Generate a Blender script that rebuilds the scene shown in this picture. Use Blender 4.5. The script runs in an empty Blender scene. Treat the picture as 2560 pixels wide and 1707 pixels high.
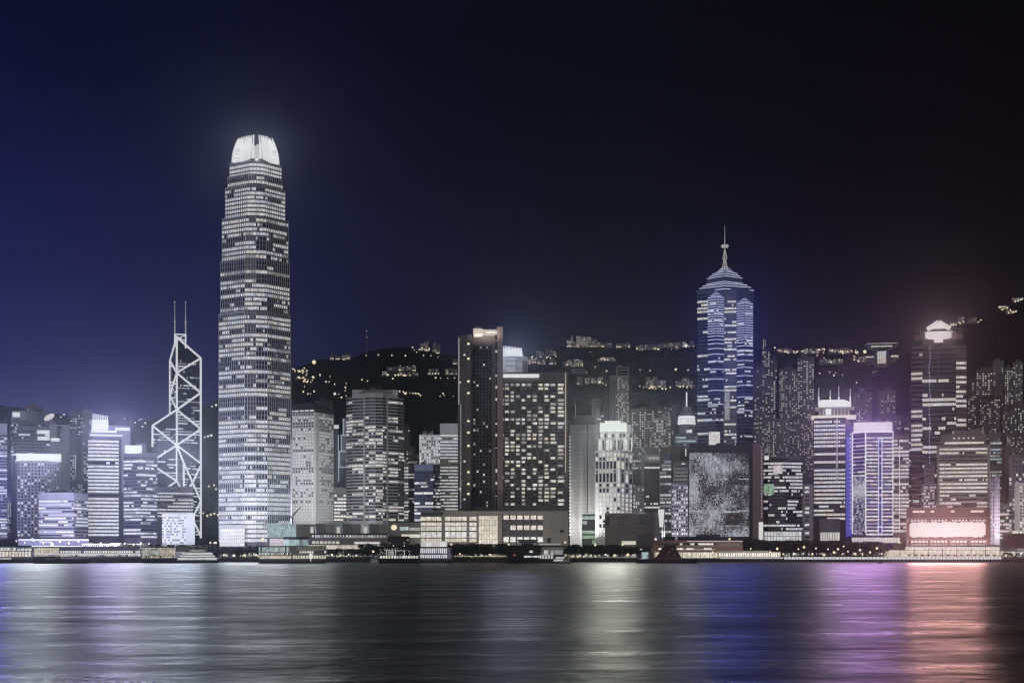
import bpy, math, random
from mathutils import Vector, noise, Matrix
sc = bpy.context.scene
R = random.Random(11)

# ------------------------------------------------------------------ camera, sky, light, exposure
F, H, YH, CX = 3920.0, 12.0, 1371.0, 1280.0        # focal length in photo pixels, eye height, horizon row, centre column
cam = bpy.data.cameras.new('camera'); cam_o = bpy.data.objects.new('camera', cam)
sc.collection.objects.link(cam_o)
cam.sensor_width = 36.0; cam.lens = 36.0 * F / 2560.0
cam.shift_y = (YH - 853.5) / 2560.0
cam.clip_start = 1.0; cam.clip_end = 20000.0
cam_o.location = (0, 0, H); cam_o.rotation_euler = (math.radians(90), 0, 0)
sc.camera = cam_o
sc.view_settings.view_transform = 'Standard'; sc.view_settings.look = 'None'
sc.view_settings.exposure = 0.0; sc.view_settings.gamma = 1.0; sc.view_settings.use_curve_mapping = False
cy = sc.cycles
cy.use_denoising = True; cy.denoiser = 'OPENIMAGEDENOISE'; cy.denoising_prefilter = 'ACCURATE'; cy.filter_width = 1.25; cy.sample_clamp_direct = 14.0; cy.max_bounces = 3; cy.diffuse_bounces = 1; cy.glossy_bounces = 2
cy.transmission_bounces = 1; cy.volume_bounces = 0; cy.sample_clamp_indirect = 1.5
cy.caustics_reflective = False; cy.caustics_refractive = False

w = bpy.data.worlds.new('World'); sc.world = w; w.use_nodes = True
nt = w.node_tree; nt.nodes.clear()
def nn(t, typ, **kw):
    n = t.nodes.new(typ)
    for k, v in kw.items(): setattr(n, k, v)
    return n
tc = nn(nt, 'ShaderNodeTexCoord'); sx = nn(nt, 'ShaderNodeSeparateXYZ'); nt.links.new(tc.outputs['Generated'], sx.inputs[0])
mr = nn(nt, 'ShaderNodeMapRange'); mr.inputs['From Min'].default_value = -0.36; mr.inputs['From Max'].default_value = 0.36
nt.links.new(sx.outputs['X'], mr.inputs['Value'])
rampL = nn(nt, 'ShaderNodeValToRGB'); rampH = nn(nt, 'ShaderNodeValToRGB')
def setramp(r, stops):
    e = r.color_ramp.elements
    while len(e) > 1: e.remove(e[-1])
    e[0].position = stops[0][0]; e[0].color = (*stops[0][1], 1)
    for p, c in stops[1:]:
        k = e.new(p); k.color = (*c, 1)
# low sky (city glow) and high sky, west of the harbour blue, east almost black
setramp(rampL, [(0.0, (.0200, .0240, .128)), (0.22, (.0140, .0160, .076)), (0.40, (.0095, .0100, .032)), (0.55, (.0078, .0076, .0180)), (0.75, (.0055, .0044, .0072)), (1.0, (.0050, .0038, .0048))])
setramp(rampH, [(0.0, (.0038, .0050, .0260)), (0.25, (.0027, .0032, .0150)), (0.5, (.0030, .0030, .0074)), (0.75, (.0024, .0022, .0038)), (1.0, (.0020, .0018, .0026))])
mz = nn(nt, 'ShaderNodeMapRange', interpolation_type='SMOOTHSTEP'); mz.inputs['From Min'].default_value = 0.03; mz.inputs['From Max'].default_value = 0.34
nt.links.new(sx.outputs['Z'], mz.inputs['Value'])
mixs = nn(nt, 'ShaderNodeMix', data_type='RGBA')
nt.links.new(mr.outputs[0], rampL.inputs[0]); nt.links.new(mr.outputs[0], rampH.inputs[0])
nt.links.new(mz.outputs[0], mixs.inputs[0]); nt.links.new(rampL.outputs[0], mixs.inputs[6]); nt.links.new(rampH.outputs[0], mixs.inputs[7])
# thin high cloud
cm = nn(nt, 'ShaderNodeMapping'); cm.inputs['Scale'].default_value = (3, 3, 14); nt.links.new(tc.outputs['Generated'], cm.inputs[0])
cn = nn(nt, 'ShaderNodeTexNoise'); cn.inputs['Scale'].default_value = 2.2; cn.inputs['Detail'].default_value = 5; nt.links.new(cm.outputs[0], cn.inputs['Vector'])
cr = nn(nt, 'ShaderNodeMapRange'); cr.inputs['From Min'].default_value = 0.35; cr.inputs['From Max'].default_value = 0.75; cr.inputs['To Min'].default_value = 0.94; cr.inputs['To Max'].default_value = 1.16
nt.links.new(cn.outputs[0], cr.inputs['Value'])
cmul = nn(nt, 'ShaderNodeMix', data_type='RGBA', blend_type='MULTIPLY'); cmul.inputs[0].default_value = 1
nt.links.new(mixs.outputs[2], cmul.inputs[6]); nt.links.new(cr.outputs[0], cmul.inputs[7])
bg = nn(nt, 'ShaderNodeBackground'); bg.inputs[1].default_value = 1.0
nt.links.new(cmul.outputs[2], bg.inputs[0])
ow = nn(nt, 'ShaderNodeOutputWorld'); nt.links.new(bg.outputs[0], ow.inputs[0])

# the glow of the city on the camera's side of the harbour
sun = bpy.data.lights.new('city_glow', 'SUN'); sun.energy = 0.58; sun.angle = math.radians(50); sun.color = (1.0, 0.96, 0.93)
so = bpy.data.objects.new('city_glow', sun); sc.collection.objects.link(so)
so.rotation_euler = Vector((0.12, 1.0, -0.13)).to_track_quat('-Z', 'Y').to_euler()

def area_lamp(name, x0, x1, y0, y1, Y, col, L, aim=(0, -1, 0), spread=180):
    """An added area lamp, itself unseen, at pixel box (x0..x1, y0..y1) at depth Y."""
    wv, hv = (x1 - x0) / F * Y, (y1 - y0) / F * Y
    l = bpy.data.lights.new(name, 'AREA'); l.shape = 'RECTANGLE'; l.size = wv; l.size_y = hv
    l.energy = L * wv * hv * math.pi; l.color = col; l.spread = math.radians(spread)
    o = bpy.data.objects.new(name, l); sc.collection.objects.link(o)
    o.location = (((x0 + x1) / 2 - CX) / F * Y, Y, H + (YH - (y0 + y1) / 2) / F * Y)
    o.rotation_euler = Vector(aim).to_track_quat('-Z', 'Z').to_euler()
    return o
# unseen lamps added before signs and facades to colour the water and haze
LP = [('glow_left', 20, 150, 1130, 1160, 1560, (.85, .92, 1.0), 80), ('glow_crown', 225, 330, 1040, 1100, 1640, (.60, .54, 1.0), 24), ('glow_sign', 305, 360, 1110, 1135, 1600, (.9, .95, 1.0), 90),
      ('glow_braced', 385, 500, 1090, 1200, 1690, (.72, .82, 1.0), 11), ('glow_tall_crown', 590, 690, 340, 430, 1560, (.9, .95, 1.0), 6.5), ('glow_tall_base', 552, 720, 1200, 1300, 1560, (.88, .94, 1.0), 5.5), ('glow_porthole', 735, 830, 1100, 1290, 1700, (.92, .95, 1.0), 1.6),
      ('glow_hotel_sign', 1250, 1348, 934, 944, 1590, (.95, .95, 1.0), 6), ('glow_small_crown', 1258, 1312, 866, 900, 1780, (.62, .72, 1.0), 28), ('glow_edge', -60, 14, 1130, 1300, 1600, (.12, .16, 1.0), 9), ('glow_antennas', 2046, 2128, 998, 1040, 1650, (1, .95, .88), 8), ('glow_setback', 1490, 1575, 1054, 1110, 1590, (.98, 1.0, .86), 36),
      ('glow_blue', 1775, 1890, 730, 1000, 1790, (.10, .15, 1.0), 2.8), ('glow_drum', 1690, 1742, 1037, 1060, 1800, (1, .97, .95), 18), ('glow_violet', 2085, 2235, 1050, 1085, 1600, (.72, .36, .95), 42), ('glow_red', 2272, 2466, 1304, 1343, 1540, (1.0, .47, .44), 66), ('glow_chevron', 2312, 2380, 803, 858, 1800, (1, .6, .55), 15)]
for n_, x0, x1, y0, y1, Y, c_, L_ in LP: area_lamp(n_, x0, x1, y0, y1, Y, c_, L_)
# floodlights added at street level to brighten the facades from below
FL = [('flood_west', 10, 220, 1350, 1362, 1425, (.68, .72, 1.0), 340, (0, .8, .6)), ('flood_west_tower', 225, 400, 1350, 1362, 1440, (.70, .74, 1.0), 250, (0, .8, .6)), ('flood_white_block', 400, 490, 1362, 1370, 1510, (.9, .92, 1.0), 10, (0, .9, .45)),
      ('flood_tall', 545, 725, 1300, 1308, 1546, (.90, .93, 1.0), 48, (0, .6, .8)), ('flood_porthole', 728, 835, 1312, 1322, 1640, (.93, .96, 1.0), 220, (0, .75, .65)), ('flood_round', 880, 1000, 1312, 1320, 1660, (1, .97, .95), 14, (0, .7, .7)),
      ('flood_groove', 1426, 1462, 1340, 1352, 1622, (1, .99, .95), 300, (-.15, .5, .85)), ('flood_setback', 1490, 1580, 1340, 1352, 1575, (1, .99, .94), 8, (0, .6, .8)), ('flood_podium', 1060, 1420, 1362, 1368, 1500, (1, .93, .85), 30, (0, .9, .4)),
      ('flood_crown_wall', 1184, 1240, 836, 842, 1592, (1, .95, .85), 30.0, (0, .7, .7)), ('flood_violet', 2100, 2270, 1346, 1356, 1560, (.75, .62, 1.0), 22, (0, .7, .7)), ('flood_red', 2270, 2470, 1352, 1360, 1520, (1, .72, .68), 25, (0, .75, .65)), ('flood_east', 2475, 2580, 1330, 1340, 1570, (1, .88, .84), 90.0, (0, .75, .65)),
      ('flood_centre', 1600, 1720, 1335, 1345, 1560, (.95, .92, 1.0), 64.0, (0, .75, .65)), ('flood_promenade', 1640, 1960, 1372, 1376, 1410, (1, .95, .85), 20.0, (0, .7, -.5))]
FL += [('flood_piers_west', -20, 350, 1397, 1400, 1318, (.95, .95, 1.0), 12, (0, 1, .25)), ('flood_piers_mid', 640, 820, 1399, 1402, 1290, (1, .97, .9), 10, (0, 1, .25)), ('flood_pier_bright', 1050, 1120, 1399, 1402, 1290, (.9, .94, 1.0), 16, (0, 1, .3)), ('flood_pier_east', 1350, 1420, 1400, 1403, 1290, (1, .95, .9), 10, (0, 1, .25)), ('flood_arches', 2200, 2510, 1394, 1396, 1392.5, (1, .92, .85), 14, (0, 1, .3))]  # unseen lamps added before the piers to brighten their fronts and hulls
for n_, x0, x1, y0, y1, Y, c_, L_, a_ in FL: area_lamp(n_, x0, x1, y0, y1, Y, c_, L_, a_)


# ------------------------------------------------------------------ helpers
def X(px, Y): return (px - CX) / F * Y
def Z(py, Y): return H + (YH - py) / F * Y

MATS = {}
def nodes_mat(name):
    m = bpy.data.materials.new(name); m.use_nodes = True
    t = m.node_tree; b = t.nodes['Principled BSDF']
    return m, t, b
def wallmat(name, col, rough=.75, var=.18, spec=.3, scale=.06, metal=0.0):
    m, t, b = nodes_mat(name)
    g = nn(t, 'ShaderNodeNewGeometry'); mp = nn(t, 'ShaderNodeMapping'); mp.inputs['Scale'].default_value = (1, 1, .35)
    t.links.new(g.outputs['Position'], mp.inputs[0])
    n = nn(t, 'ShaderNodeTexNoise'); n.inputs['Scale'].default_value = scale; n.inputs['Detail'].default_value = 6; n.inputs['Roughness'].default_value = .65
    t.links.new(mp.outputs[0], n.inputs['Vector'])
    r = nn(t, 'ShaderNodeValToRGB'); e = r.color_ramp.elements
    e[0].position = .3; e[0].color = (*[c * (1 - var) for c in col], 1); e[1].position = .7; e[1].color = (*[min(1, c * (1 + var)) for c in col], 1)
    t.links.new(n.outputs[0], r.inputs[0]); t.links.new(r.outputs[0], b.inputs['Base Color'])
    b.inputs['Roughness'].default_value = rough; b.inputs['Specular IOR Level'].default_value = spec; b.inputs['Metallic'].default_value = metal
    MATS[name] = m; return m
def litmat(name, col, s0, s1, cell=2.2, fine=.35, samp='NONE'):
    s0, s1 = s0 * 1.42, s1 * 1.32
    """A lit room behind glass: brightness differs from room to room, and within a room (lamps, blinds)."""
    m, t, b = nodes_mat(name)
    b.inputs['Base Color'].default_value = (.42, .41, .40, 1); b.inputs['Roughness'].default_value = .35
    g = nn(t, 'ShaderNodeNewGeometry'); v = nn(t, 'ShaderNodeVectorMath', operation='SCALE'); v.inputs['Scale'].default_value = 1 / cell
    t.links.new(g.outputs['Position'], v.inputs[0])
    f = nn(t, 'ShaderNodeVectorMath', operation='FLOOR'); t.links.new(v.outputs[0], f.inputs[0])
    wn = nn(t, 'ShaderNodeTexWhiteNoise'); t.links.new(f.outputs[0], wn.inputs[0])
    r = nn(t, 'ShaderNodeMapRange'); r.inputs['To Min'].default_value = s0; r.inputs['To Max'].default_value = s1; t.links.new(wn.outputs[0], r.inputs['Value'])
    n = nn(t, 'ShaderNodeTexNoise'); n.inputs['Scale'].default_value = .9; n.inputs['Detail'].default_value = 2; t.links.new(g.outputs['Position'], n.inputs['Vector'])
    r2 = nn(t, 'ShaderNodeMapRange'); r2.inputs['From Min'].default_value = .3; r2.inputs['From Max'].default_value = .7
    r2.inputs['To Min'].default_value = 1 - fine; r2.inputs['To Max'].default_value = 1 + fine * .5; t.links.new(n.outputs[0], r2.inputs['Value'])
    mu = nn(t, 'ShaderNodeMath', operation='MULTIPLY'); t.links.new(r.outputs[0], mu.inputs[0]); t.links.new(r2.outputs[0], mu.inputs[1])
    s0, s1 = s0, s1
    b.inputs['Emission Color'].default_value = (*col, 1); t.links.new(mu.outputs[0], b.inputs['Emission Strength'])
    try: m.cycles.emission_sampling = samp
    except Exception: pass
    MATS[name] = m; return m
def glowmat(name, col, s, samp='NONE'):
    s *= 1.2
    m, t, b = nodes_mat(name)
    b.inputs['Base Color'].default_value = (.22, .22, .22, 1); b.inputs['Roughness'].default_value = .5
    g = nn(t, 'ShaderNodeNewGeometry'); n = nn(t, 'ShaderNodeTexNoise'); n.inputs['Scale'].default_value = .25; t.links.new(g.outputs['Position'], n.inputs['Vector'])
    r = nn(t, 'ShaderNodeMapRange'); r.inputs['To Min'].default_value = s * .88; r.inputs['To Max'].default_value = s * 1.08; t.links.new(n.outputs[0], r.inputs['Value'])
    b.inputs['Emission Color'].default_value = (*col, 1); t.links.new(r.outputs[0], b.inputs['Emission Strength'])
    try: m.cycles.emission_sampling = samp
    except Exception: pass
    MATS[name] = m; return m
def glassmat(name, col, rough=.12, spec=.6):
    m, t, b = nodes_mat(name)
    g = nn(t, 'ShaderNodeNewGeometry'); v = nn(t, 'ShaderNodeVectorMath', operation='SCALE'); v.inputs['Scale'].default_value = .4
    t.links.new(g.outputs['Position'], v.inputs[0])
    f = nn(t, 'ShaderNodeVectorMath', operation='FLOOR'); t.links.new(v.outputs[0], f.inputs[0])
    wn = nn(t, 'ShaderNodeTexWhiteNoise'); t.links.new(f.outputs[0], wn.inputs[0])
    r = nn(t, 'ShaderNodeValToRGB'); e = r.color_ramp.elements
    e[0].color = (*[c * .55 for c in col], 1); e[1].color = (*[c * 1.4 for c in col], 1)
    t.links.new(wn.outputs[0], r.inputs[0]); t.links.new(r.outputs[0], b.inputs['Base Color'])
    b.inputs['Roughness'].default_value = rough; b.inputs['Specular IOR Level'].default_value = spec
    MATS[name] = m; return m

wallmat('concrete', (.30, .295, .30)); wallmat('pale_concrete', (.46, .455, .46)); wallmat('white_wall', (.70, .70, .69), var=.1)
wallmat('grey_wall', (.17, .165, .165)); wallmat('dark_wall', (.055, .052, .055)); wallmat('bronze_wall', (.11, .098, .09)); wallmat('stone_wall', (.24, .225, .21))
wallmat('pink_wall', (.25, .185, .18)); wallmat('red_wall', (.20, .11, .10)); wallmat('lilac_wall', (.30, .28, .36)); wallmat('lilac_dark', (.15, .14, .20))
wallmat('silver_metal', (.50, .51, .56), rough=.45, var=.08); wallmat('mid_metal', (.15, .155, .185), rough=.45, var=.1)
wallmat('black_metal', (.02, .02, .022), rough=.5); wallmat('dark_roof', (.04, .04, .043)); wallmat('blue_wall', (.05, .05, .28))
wallmat('estate_wall', (.115, .108, .105), var=.25); wallmat('estate_dark', (.06, .056, .056), var=.25); wallmat('estate_pale', (.20, .19, .185), var=.2)
wallmat('pier_dark', (.022, .021, .027)); wallmat('quay_stone', (.075, .07, .072), var=.3); wallmat('tan_wall', (.34, .31, .28)); wallmat('brown_board', (.16, .105, .09))
wallmat('hull_dark', (.025, .022, .026), rough=.5); wallmat('hull_red', (.10, .045, .04)); wallmat('cream_paint', (.55, .47, .33)); wallmat('white_paint', (.75, .75, .73), var=.06)
wallmat('bark', (.05, .038, .028)); wallmat('steel_blue', (.10, .12, .17), rough=.4)
glassmat('glass', (.020, .022, .034)); glassmat('glass_blue', (.03, .036, .085)); glassmat('glass_green', (.03, .062, .052)); glassmat('glass_pink', (.085, .05, .075)); glassmat('glass_black', (.006, .006, .008), spec=.35)
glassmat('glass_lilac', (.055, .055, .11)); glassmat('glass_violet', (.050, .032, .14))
litmat('lit', (1, .985, .96), .26, .55); litmat('lit_dim', (1, .96, .90), .06, .24); litmat('lit_warm', (1, .93, .79), .24, .56)
litmat('lit_cool', (.86, .92, 1.0), .24, .54); litmat('lit_cool_dim', (.80, .86, 1.0), .05, .2); litmat('lit_lilac', (.90, .92, 1.0), .36, .60); litmat('lit_lilac_dim', (.80, .82, 1.0), .07, .25)
litmat('lit_pink', (1, .86, .92), .22, .54); litmat('lit_green', (.50, 1.0, .60), .05, .34, cell=1.6); litmat('lit_blue', (.12, .18, 1.0), .25, .6); litmat('lit_yellow', (1, .88, .66), .2, .5); litmat('lit_teal', (.65, .95, .95), .15, .42)
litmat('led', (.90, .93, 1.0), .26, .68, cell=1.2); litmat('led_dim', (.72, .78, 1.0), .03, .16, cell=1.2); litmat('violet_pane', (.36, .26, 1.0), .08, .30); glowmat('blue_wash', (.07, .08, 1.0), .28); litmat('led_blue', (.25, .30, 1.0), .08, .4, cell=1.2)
glowmat('glow_white', (1, 1, .985), .54); glowmat('sign_pink', (1, .93, .92), .45); glowmat('sign_cool', (.94, .97, 1.0), .53); glowmat('sign_warm', (1, .93, .80), .5)
glowmat('sign_green', (.93, 1, .90), .53); glowmat('neon_blue', (.55, .60, 1.0), .55); glowmat('neon_lilac', (.72, .72, 1.0), .56); glowmat('neon_white', (.93, .95, 1.0), .54); glowmat('lamp_warm', (1, .85, .58), .75); glowmat('lamp_white', (1, .97, .92), .7)
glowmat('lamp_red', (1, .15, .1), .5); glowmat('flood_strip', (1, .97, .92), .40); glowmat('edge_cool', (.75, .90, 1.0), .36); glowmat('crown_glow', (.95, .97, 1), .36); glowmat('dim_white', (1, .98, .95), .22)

class MB:
    def __init__(s): s.v = []; s.f = []; s.m = []
    def quad(s, a, b, c, d, mi=0):
        i = len(s.v); s.v += [tuple(a), tuple(b), tuple(c), tuple(d)]; s.f.append((i, i + 1, i + 2, i + 3)); s.m.append(mi)
    def hexa(s, p, mi=0):
        """p: four bottom points counter-clockwise seen from above, then the four above them."""
        i = len(s.v); s.v += [tuple(q) for q in p]
        for f in ((0, 3, 2, 1), (4, 5, 6, 7), (0, 1, 5, 4), (1, 2, 6, 5), (2, 3, 7, 6), (3, 0, 4, 7)):
            s.f.append(tuple(i + k for k in f)); s.m.append(mi)
    def box(s, x0, x1, y0, y1, z0, z1, mi=0):
        s.hexa([(x0, y0, z0), (x1, y0, z0), (x1, y1, z0), (x0, y1, z0), (x0, y0, z1), (x1, y0, z1), (x1, y1, z1), (x0, y1, z1)], mi)
    def fbox(s, fc, u0, u1, z0, z1, d0, d1, mi=0):
        a = fc.at(u0, d1); b = fc.at(u1, d1); c = fc.at(u1, d0); d = fc.at(u0, d0)
        s.hexa([(*a, z0), (*b, z0), (*c, z0), (*d, z0), (*a, z1), (*b, z1), (*c, z1), (*d, z1)], mi)
    def prism(s, poly, z0, z1, mi=0, top=None):
        n = len(poly); i = len(s.v)
        s.v += [(p[0], p[1], z0) for p in poly]
        s.v += [(p[0], p[1], z1) for p in (top or poly)]
        for k in range(n):
            j = (k + 1) % n; s.f.append((i + k, i + j, i + n + j, i + n + k)); s.m.append(mi)
        s.f.append(tuple(i + n + k for k in range(n))); s.m.append(mi)
        s.f.append(tuple(i + n - 1 - k for k in range(n))); s.m.append(mi)
    def tube(s, a, b, r0, r1=None, n=6, mi=0):
        a, b = Vector(a), Vector(b); r1 = r0 if r1 is None else r1
        d = (b - a).normalized(); t = Vector((0, 0, 1)) if abs(d.z) < .9 else Vector((1, 0, 0))
        u = d.cross(t).normalized(); q = u.cross(d); i = len(s.v)
        for p, r in ((a, r0), (b, r1)):
            for k in range(n):
                an = 2 * math.pi * k / n; s.v.append(tuple(p + r * (math.cos(an) * u + math.sin(an) * q)))
        for k in range(n):
            j = (k + 1) % n; s.f.append((i + k, i + n + k, i + n + j, i + j)); s.m.append(mi)
        s.f.append(tuple(i + k for k in range(n))); s.m.append(mi)
        s.f.append(tuple(i + 2 * n - 1 - k for k in range(n))); s.m.append(mi)
    def lathe(s, c, prof, n=12, mi=0):
        i = len(s.v)
        for r, z in prof:
            for k in range(n):
                an = 2 * math.pi * k / n; s.v.append((c[0] + r * math.cos(an), c[1] + r * math.sin(an), z))
        for a in range(len(prof) - 1):
            for k in range(n):
                j = (k + 1) % n; s.f.append((i + a * n + k, i + a * n + j, i + (a + 1) * n + j, i + (a + 1) * n + k)); s.m.append(mi)
        s.f.append(tuple(i + (len(prof) - 1) * n + k for k in range(n))); s.m.append(mi)
        s.f.append(tuple(i + n - 1 - k for k in range(n))); s.m.append(mi)
    def mesh(s, name, mats, org=(0, 0, 0)):
        me = bpy.data.meshes.new(name)
        me.from_pydata([(a - org[0], b - org[1], c - org[2]) for a, b, c in s.v], [], s.f)
        for mm in mats: me.materials.append(MATS[mm])
        if len(mats) > 1: me.polygons.foreach_set('material_index', s.m)
        me.update(); return me
    def build(s, name, mats, parent=None, stuff=False, org=None):
        if not s.v: return None
        if isinstance(mats, str): mats = [mats]
        o_ = org if org is not None else (parent.location if parent is not None else (0, 0, 0))
        if parent is not None and parent.parent is not None and org is None: o_ = parent.parent.location
        o = bpy.data.objects.new(name, s.mesh(name, mats, o_)); sc.collection.objects.link(o)
        if parent is not None: o.parent = parent
        elif org is not None: o.location = org
        if stuff: o['kind'] = 'stuff'
        return o
ORD = 'first second third fourth fifth sixth seventh eighth ninth tenth eleventh twelfth thirteenth fourteenth fifteenth sixteenth seventeenth eighteenth nineteenth twentieth twenty-first twenty-second twenty-third twenty-fourth'.split()
def relabel(rows, noun):
    """rows: (column, object), alike things in a row: each is told apart by its place in the row."""
    rows = sorted(rows, key=lambda q: q[0]); n = len(rows)
    if n == 1: rows[0][1]['label'] = noun; return
    for k, (_, o) in enumerate(rows):
        w_ = 'leftmost' if k == 0 else ('rightmost' if k == n - 1 else (ORD[k] + ' from the left' if k <= n / 2 or k - n < -20 else ORD[n - 1 - k] + ' from the right'))
        o['label'] = noun + ', ' + w_
def tag(o, label, cat, group=None, kind=None):
    if label: o['label'] = label
    if cat: o['category'] = cat
    if group: o['group'] = group
    if kind: o['kind'] = kind
    return o
def root(name, label, cat, loc, group=None):
    o = bpy.data.objects.new(name, None); sc.collection.objects.link(o); o.location = loc; o.empty_display_size = .1
    return tag(o, label, cat, group)
def copy_tree(o, loc=None, rz=None, scale=None, label=None, parent=None):
    c = o.copy(); sc.collection.objects.link(c)
    if parent is not None: c.parent = parent
    if loc is not None: c.location = loc
    if rz is not None: c.rotation_euler = (0, 0, rz)
    if scale is not None: c.scale = (scale,) * 3 if not hasattr(scale, '__len__') else scale
    if label: c['label'] = label
    for ch in list(o.children): copy_tree(ch, parent=c)
    return c

class Face:
    def __init__(s, a, b):
        s.a = Vector(a); s.b = Vector(b); s.w = (s.b - s.a).length; s.u = (s.b - s.a) / s.w
        s.n = Vector((s.u.y, -s.u.x)); s.rz = math.atan2(s.u.y, s.u.x)
    def at(s, u, d): p = s.a + s.u * u + s.n * d; return (p.x, p.y)

def sq(x0, xs, x1, Y, k=1.0):
    """Plan of a square-cornered block whose near corner shows at column xs."""
    m = Y / F
    return [(x0, (x1 - xs) * m * k), (xs, 0.0), (x1, (xs - x0) * m / k if k else 0)]
PANE = {}
class Bld:
    """One building: an Empty at its base, wall, window bands or windows, roof parts."""
    def __init__(s, name, label, cat, chain, Y, ytop, mats, depth=30.0, group=None, z0=3.0, ref=None, core=True):
        s.Y = Y; s.m = Y / F
        k = min(range(len(chain)), key=lambda i: chain[i][1]) if ref is None else None
        s.ref = chain[k][0] if ref is None else ref
        c = Vector((X(s.ref, Y), Y)); s.v = c.normalized(); s.D = c.length; s.c = c
        s.r = Vector((s.v.y, -s.v.x))
        s.z0 = z0; s.root = root(name, label, cat, (c.x, c.y, z0), group)
        s.mats = [mats] if isinstance(mats, str) else list(mats)
        s.wall = MB(); s.pts = s.plan(chain); s.faces = [Face(a, b) for a, b in zip(s.pts, s.pts[1:])]
        s.zt = s.z(ytop)
        if core:
            if len(chain) == 3: back = [s.pts[0] + s.pts[2] - s.pts[1]]
            else:
                wv = chain[-1][0] - chain[0][0]
                back = [s.pt(chain[-1][0] - .03 * wv, chain[-1][1] + depth), s.pt(chain[0][0] + .03 * wv, chain[0][1] + depth)]
            s.poly = s.pts + back
            s.wall.prism(s.poly, z0, s.zt)
        s.nwin = 0; s.rest = MB(); s.cap = 300
    def z(s, py): return Z(py, s.Y)
    def pt(s, px, d):
        q = Vector(((px - CX) / F, 1.0)).normalized(); return q * ((s.D + d) / q.dot(s.v))
    def plan(s, chain): return [s.pt(px, d) for px, d in chain]
    def box(s, name, x0, x1, yt, yb, d0, d1, mat, parent=None):
        """A part: a block facing the camera, depths d0..d1 metres behind the front corner."""
        a, b = s.pt(x0, d0), s.pt(x1, d0); c, d = b + s.v * (d1 - d0), a + s.v * (d1 - d0)
        m = MB(); z0 = s.z(yb); z1 = s.z(yt)
        m.hexa([(*a, z0), (*b, z0), (*c, z0), (*d, z0), (*a, z1), (*b, z1), (*c, z1), (*d, z1)])
        return m.build(name, mat, parent or s.root)
    def trap(s, name, pb, pt_, yb, yt, d0, d1, mat, parent=None):
        """A block whose front tapers from pixel span pb at the bottom to pt_ at the top."""
        m = MB(); z0 = s.z(yb); z1 = s.z(yt)
        a, b = s.pt(pb[0], d0), s.pt(pb[1], d0); e, f = s.pt(pt_[0], d0), s.pt(pt_[1], d0); q = s.v * (d1 - d0)
        m.hexa([(*a, z0), (*b, z0), (*(b + q), z0), (*(a + q), z0), (*e, z1), (*f, z1), (*(f + q), z1), (*(e + q), z1)])
        return m.build(name, mat, parent or s.root)
    def fpart(s, name, fc, u0, u1, yt, yb, d0, d1, mat, stuff=False):
        """A part lying on a facade: u0..u1 as fractions of its width."""
        m = MB(); m.fbox(fc, u0 * fc.w, u1 * fc.w, s.z(yb), s.z(yt), d0, d1)
        return m.build(name, mat, s.root, stuff)
    def rod(s, name, px, yt, yb, d, r, mat, r1=None):
        p = s.pt(px, d); m = MB(); m.tube((*p, s.z(yb)), (*p, s.z(yt)), r, r1 if r1 is not None else r)
        return m.build(name, mat, s.root)
    def runs(s, n, p, tint, mean=4.0):
        out = []; on = R.random() < p; k = 0; t = None
        while k < n:
            L = max(1, int(R.expovariate(1 / mean) + .6)); 
            if p >= .99: on = True
            t = R.choice(tint)
            for _ in range(min(L, n - k)): out.append(t if on else None)
            k += L; on = R.random() < p
        return out
    def ribbon(s, faces, y0, y1, pitch, g=.5, pane=4.0, probs=(.3, .3, .2), tint=('lit',), dark='glass', proud=.4, mi=0, mean=4.0, gap=.12, mode=None, name='window_band', split=False, sill=True):
        zt = s.z(y0); zb = max(s.z(y1), s.z0 + .5); ph = pitch * s.m; n = int((zt - zb) / ph + .3)
        mats = [dark] + list(dict.fromkeys(tint)); ix = {t: i for i, t in enumerate(mats)}
        for k in range(n):
            z1 = zt - k * ph; zg1 = z1 - (1 - g) * ph; zg0 = z1 - ph
            if sill:
                for fc in faces: s.wall.fbox(fc, 0, fc.w, zg1, z1, -.2, proud, mi)
            q = R.random(); a, b, c = mode(YH - (z1 - H) / s.m) if mode else probs
            p = 1.0 if q < a else (.65 if q < a + b else (.22 if q < a + b + c else 0.0))
            mb = MB()
            for fc in faces:
                if len(faces) > 1 and R.random() < .45:
                    q = R.random(); p = 1.0 if q < a else (.65 if q < a + b else (.22 if q < a + b + c else 0.0))
                np_ = max(1, round(fc.w / (pane * s.m))); pw = fc.w / np_
                st = s.runs(np_, p, tint, mean)
                for j in range(np_):
                    u0, u1 = (j + gap / 2) * pw, (j + 1 - gap / 2) * pw
                    A, B_ = fc.at(u0, .05), fc.at(u1, .05)
                    mb.quad((*A, zg0), (*B_, zg0), (*B_, zg1), (*A, zg1), ix[st[j]] if st[j] else 0)
            mb.build(name, mats, s.root)
    def panes(s, fc, y0, y1, pitch, ncol, gw=.6, gh=.6, plit=.5, tint=('lit',), dark='glass', grid=True, proud=.35, mi=0, u0=0.0, u1=1.0, cap=None, colp=None, name='window', shade=0.0):
        """Punched windows. Each window its own object up to the building's limit; the rest one joined part."""
        if cap is not None and s.nwin == 0: s.cap = cap
        zt = s.z(y0); zb = max(s.z(y1), s.z0 + .5); ph = pitch * s.m; n = int((zt - zb) / ph + .3)
        W = (u1 - u0) * fc.w; pw = W / ncol; o0 = u0 * fc.w
        if grid:
            for k in range(n): s.wall.fbox(fc, o0, o0 + W, zt - k * ph - (1 - gh) * ph, zt - k * ph, -.2, proud, mi)
            for j in range(ncol + 1):
                c = o0 + j * pw; h = (1 - gw) * pw / 2
                s.wall.fbox(fc, max(o0, c - h), min(o0 + W, c + h), zt - n * ph, zt, -.2, proud + .04, mi)
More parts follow.
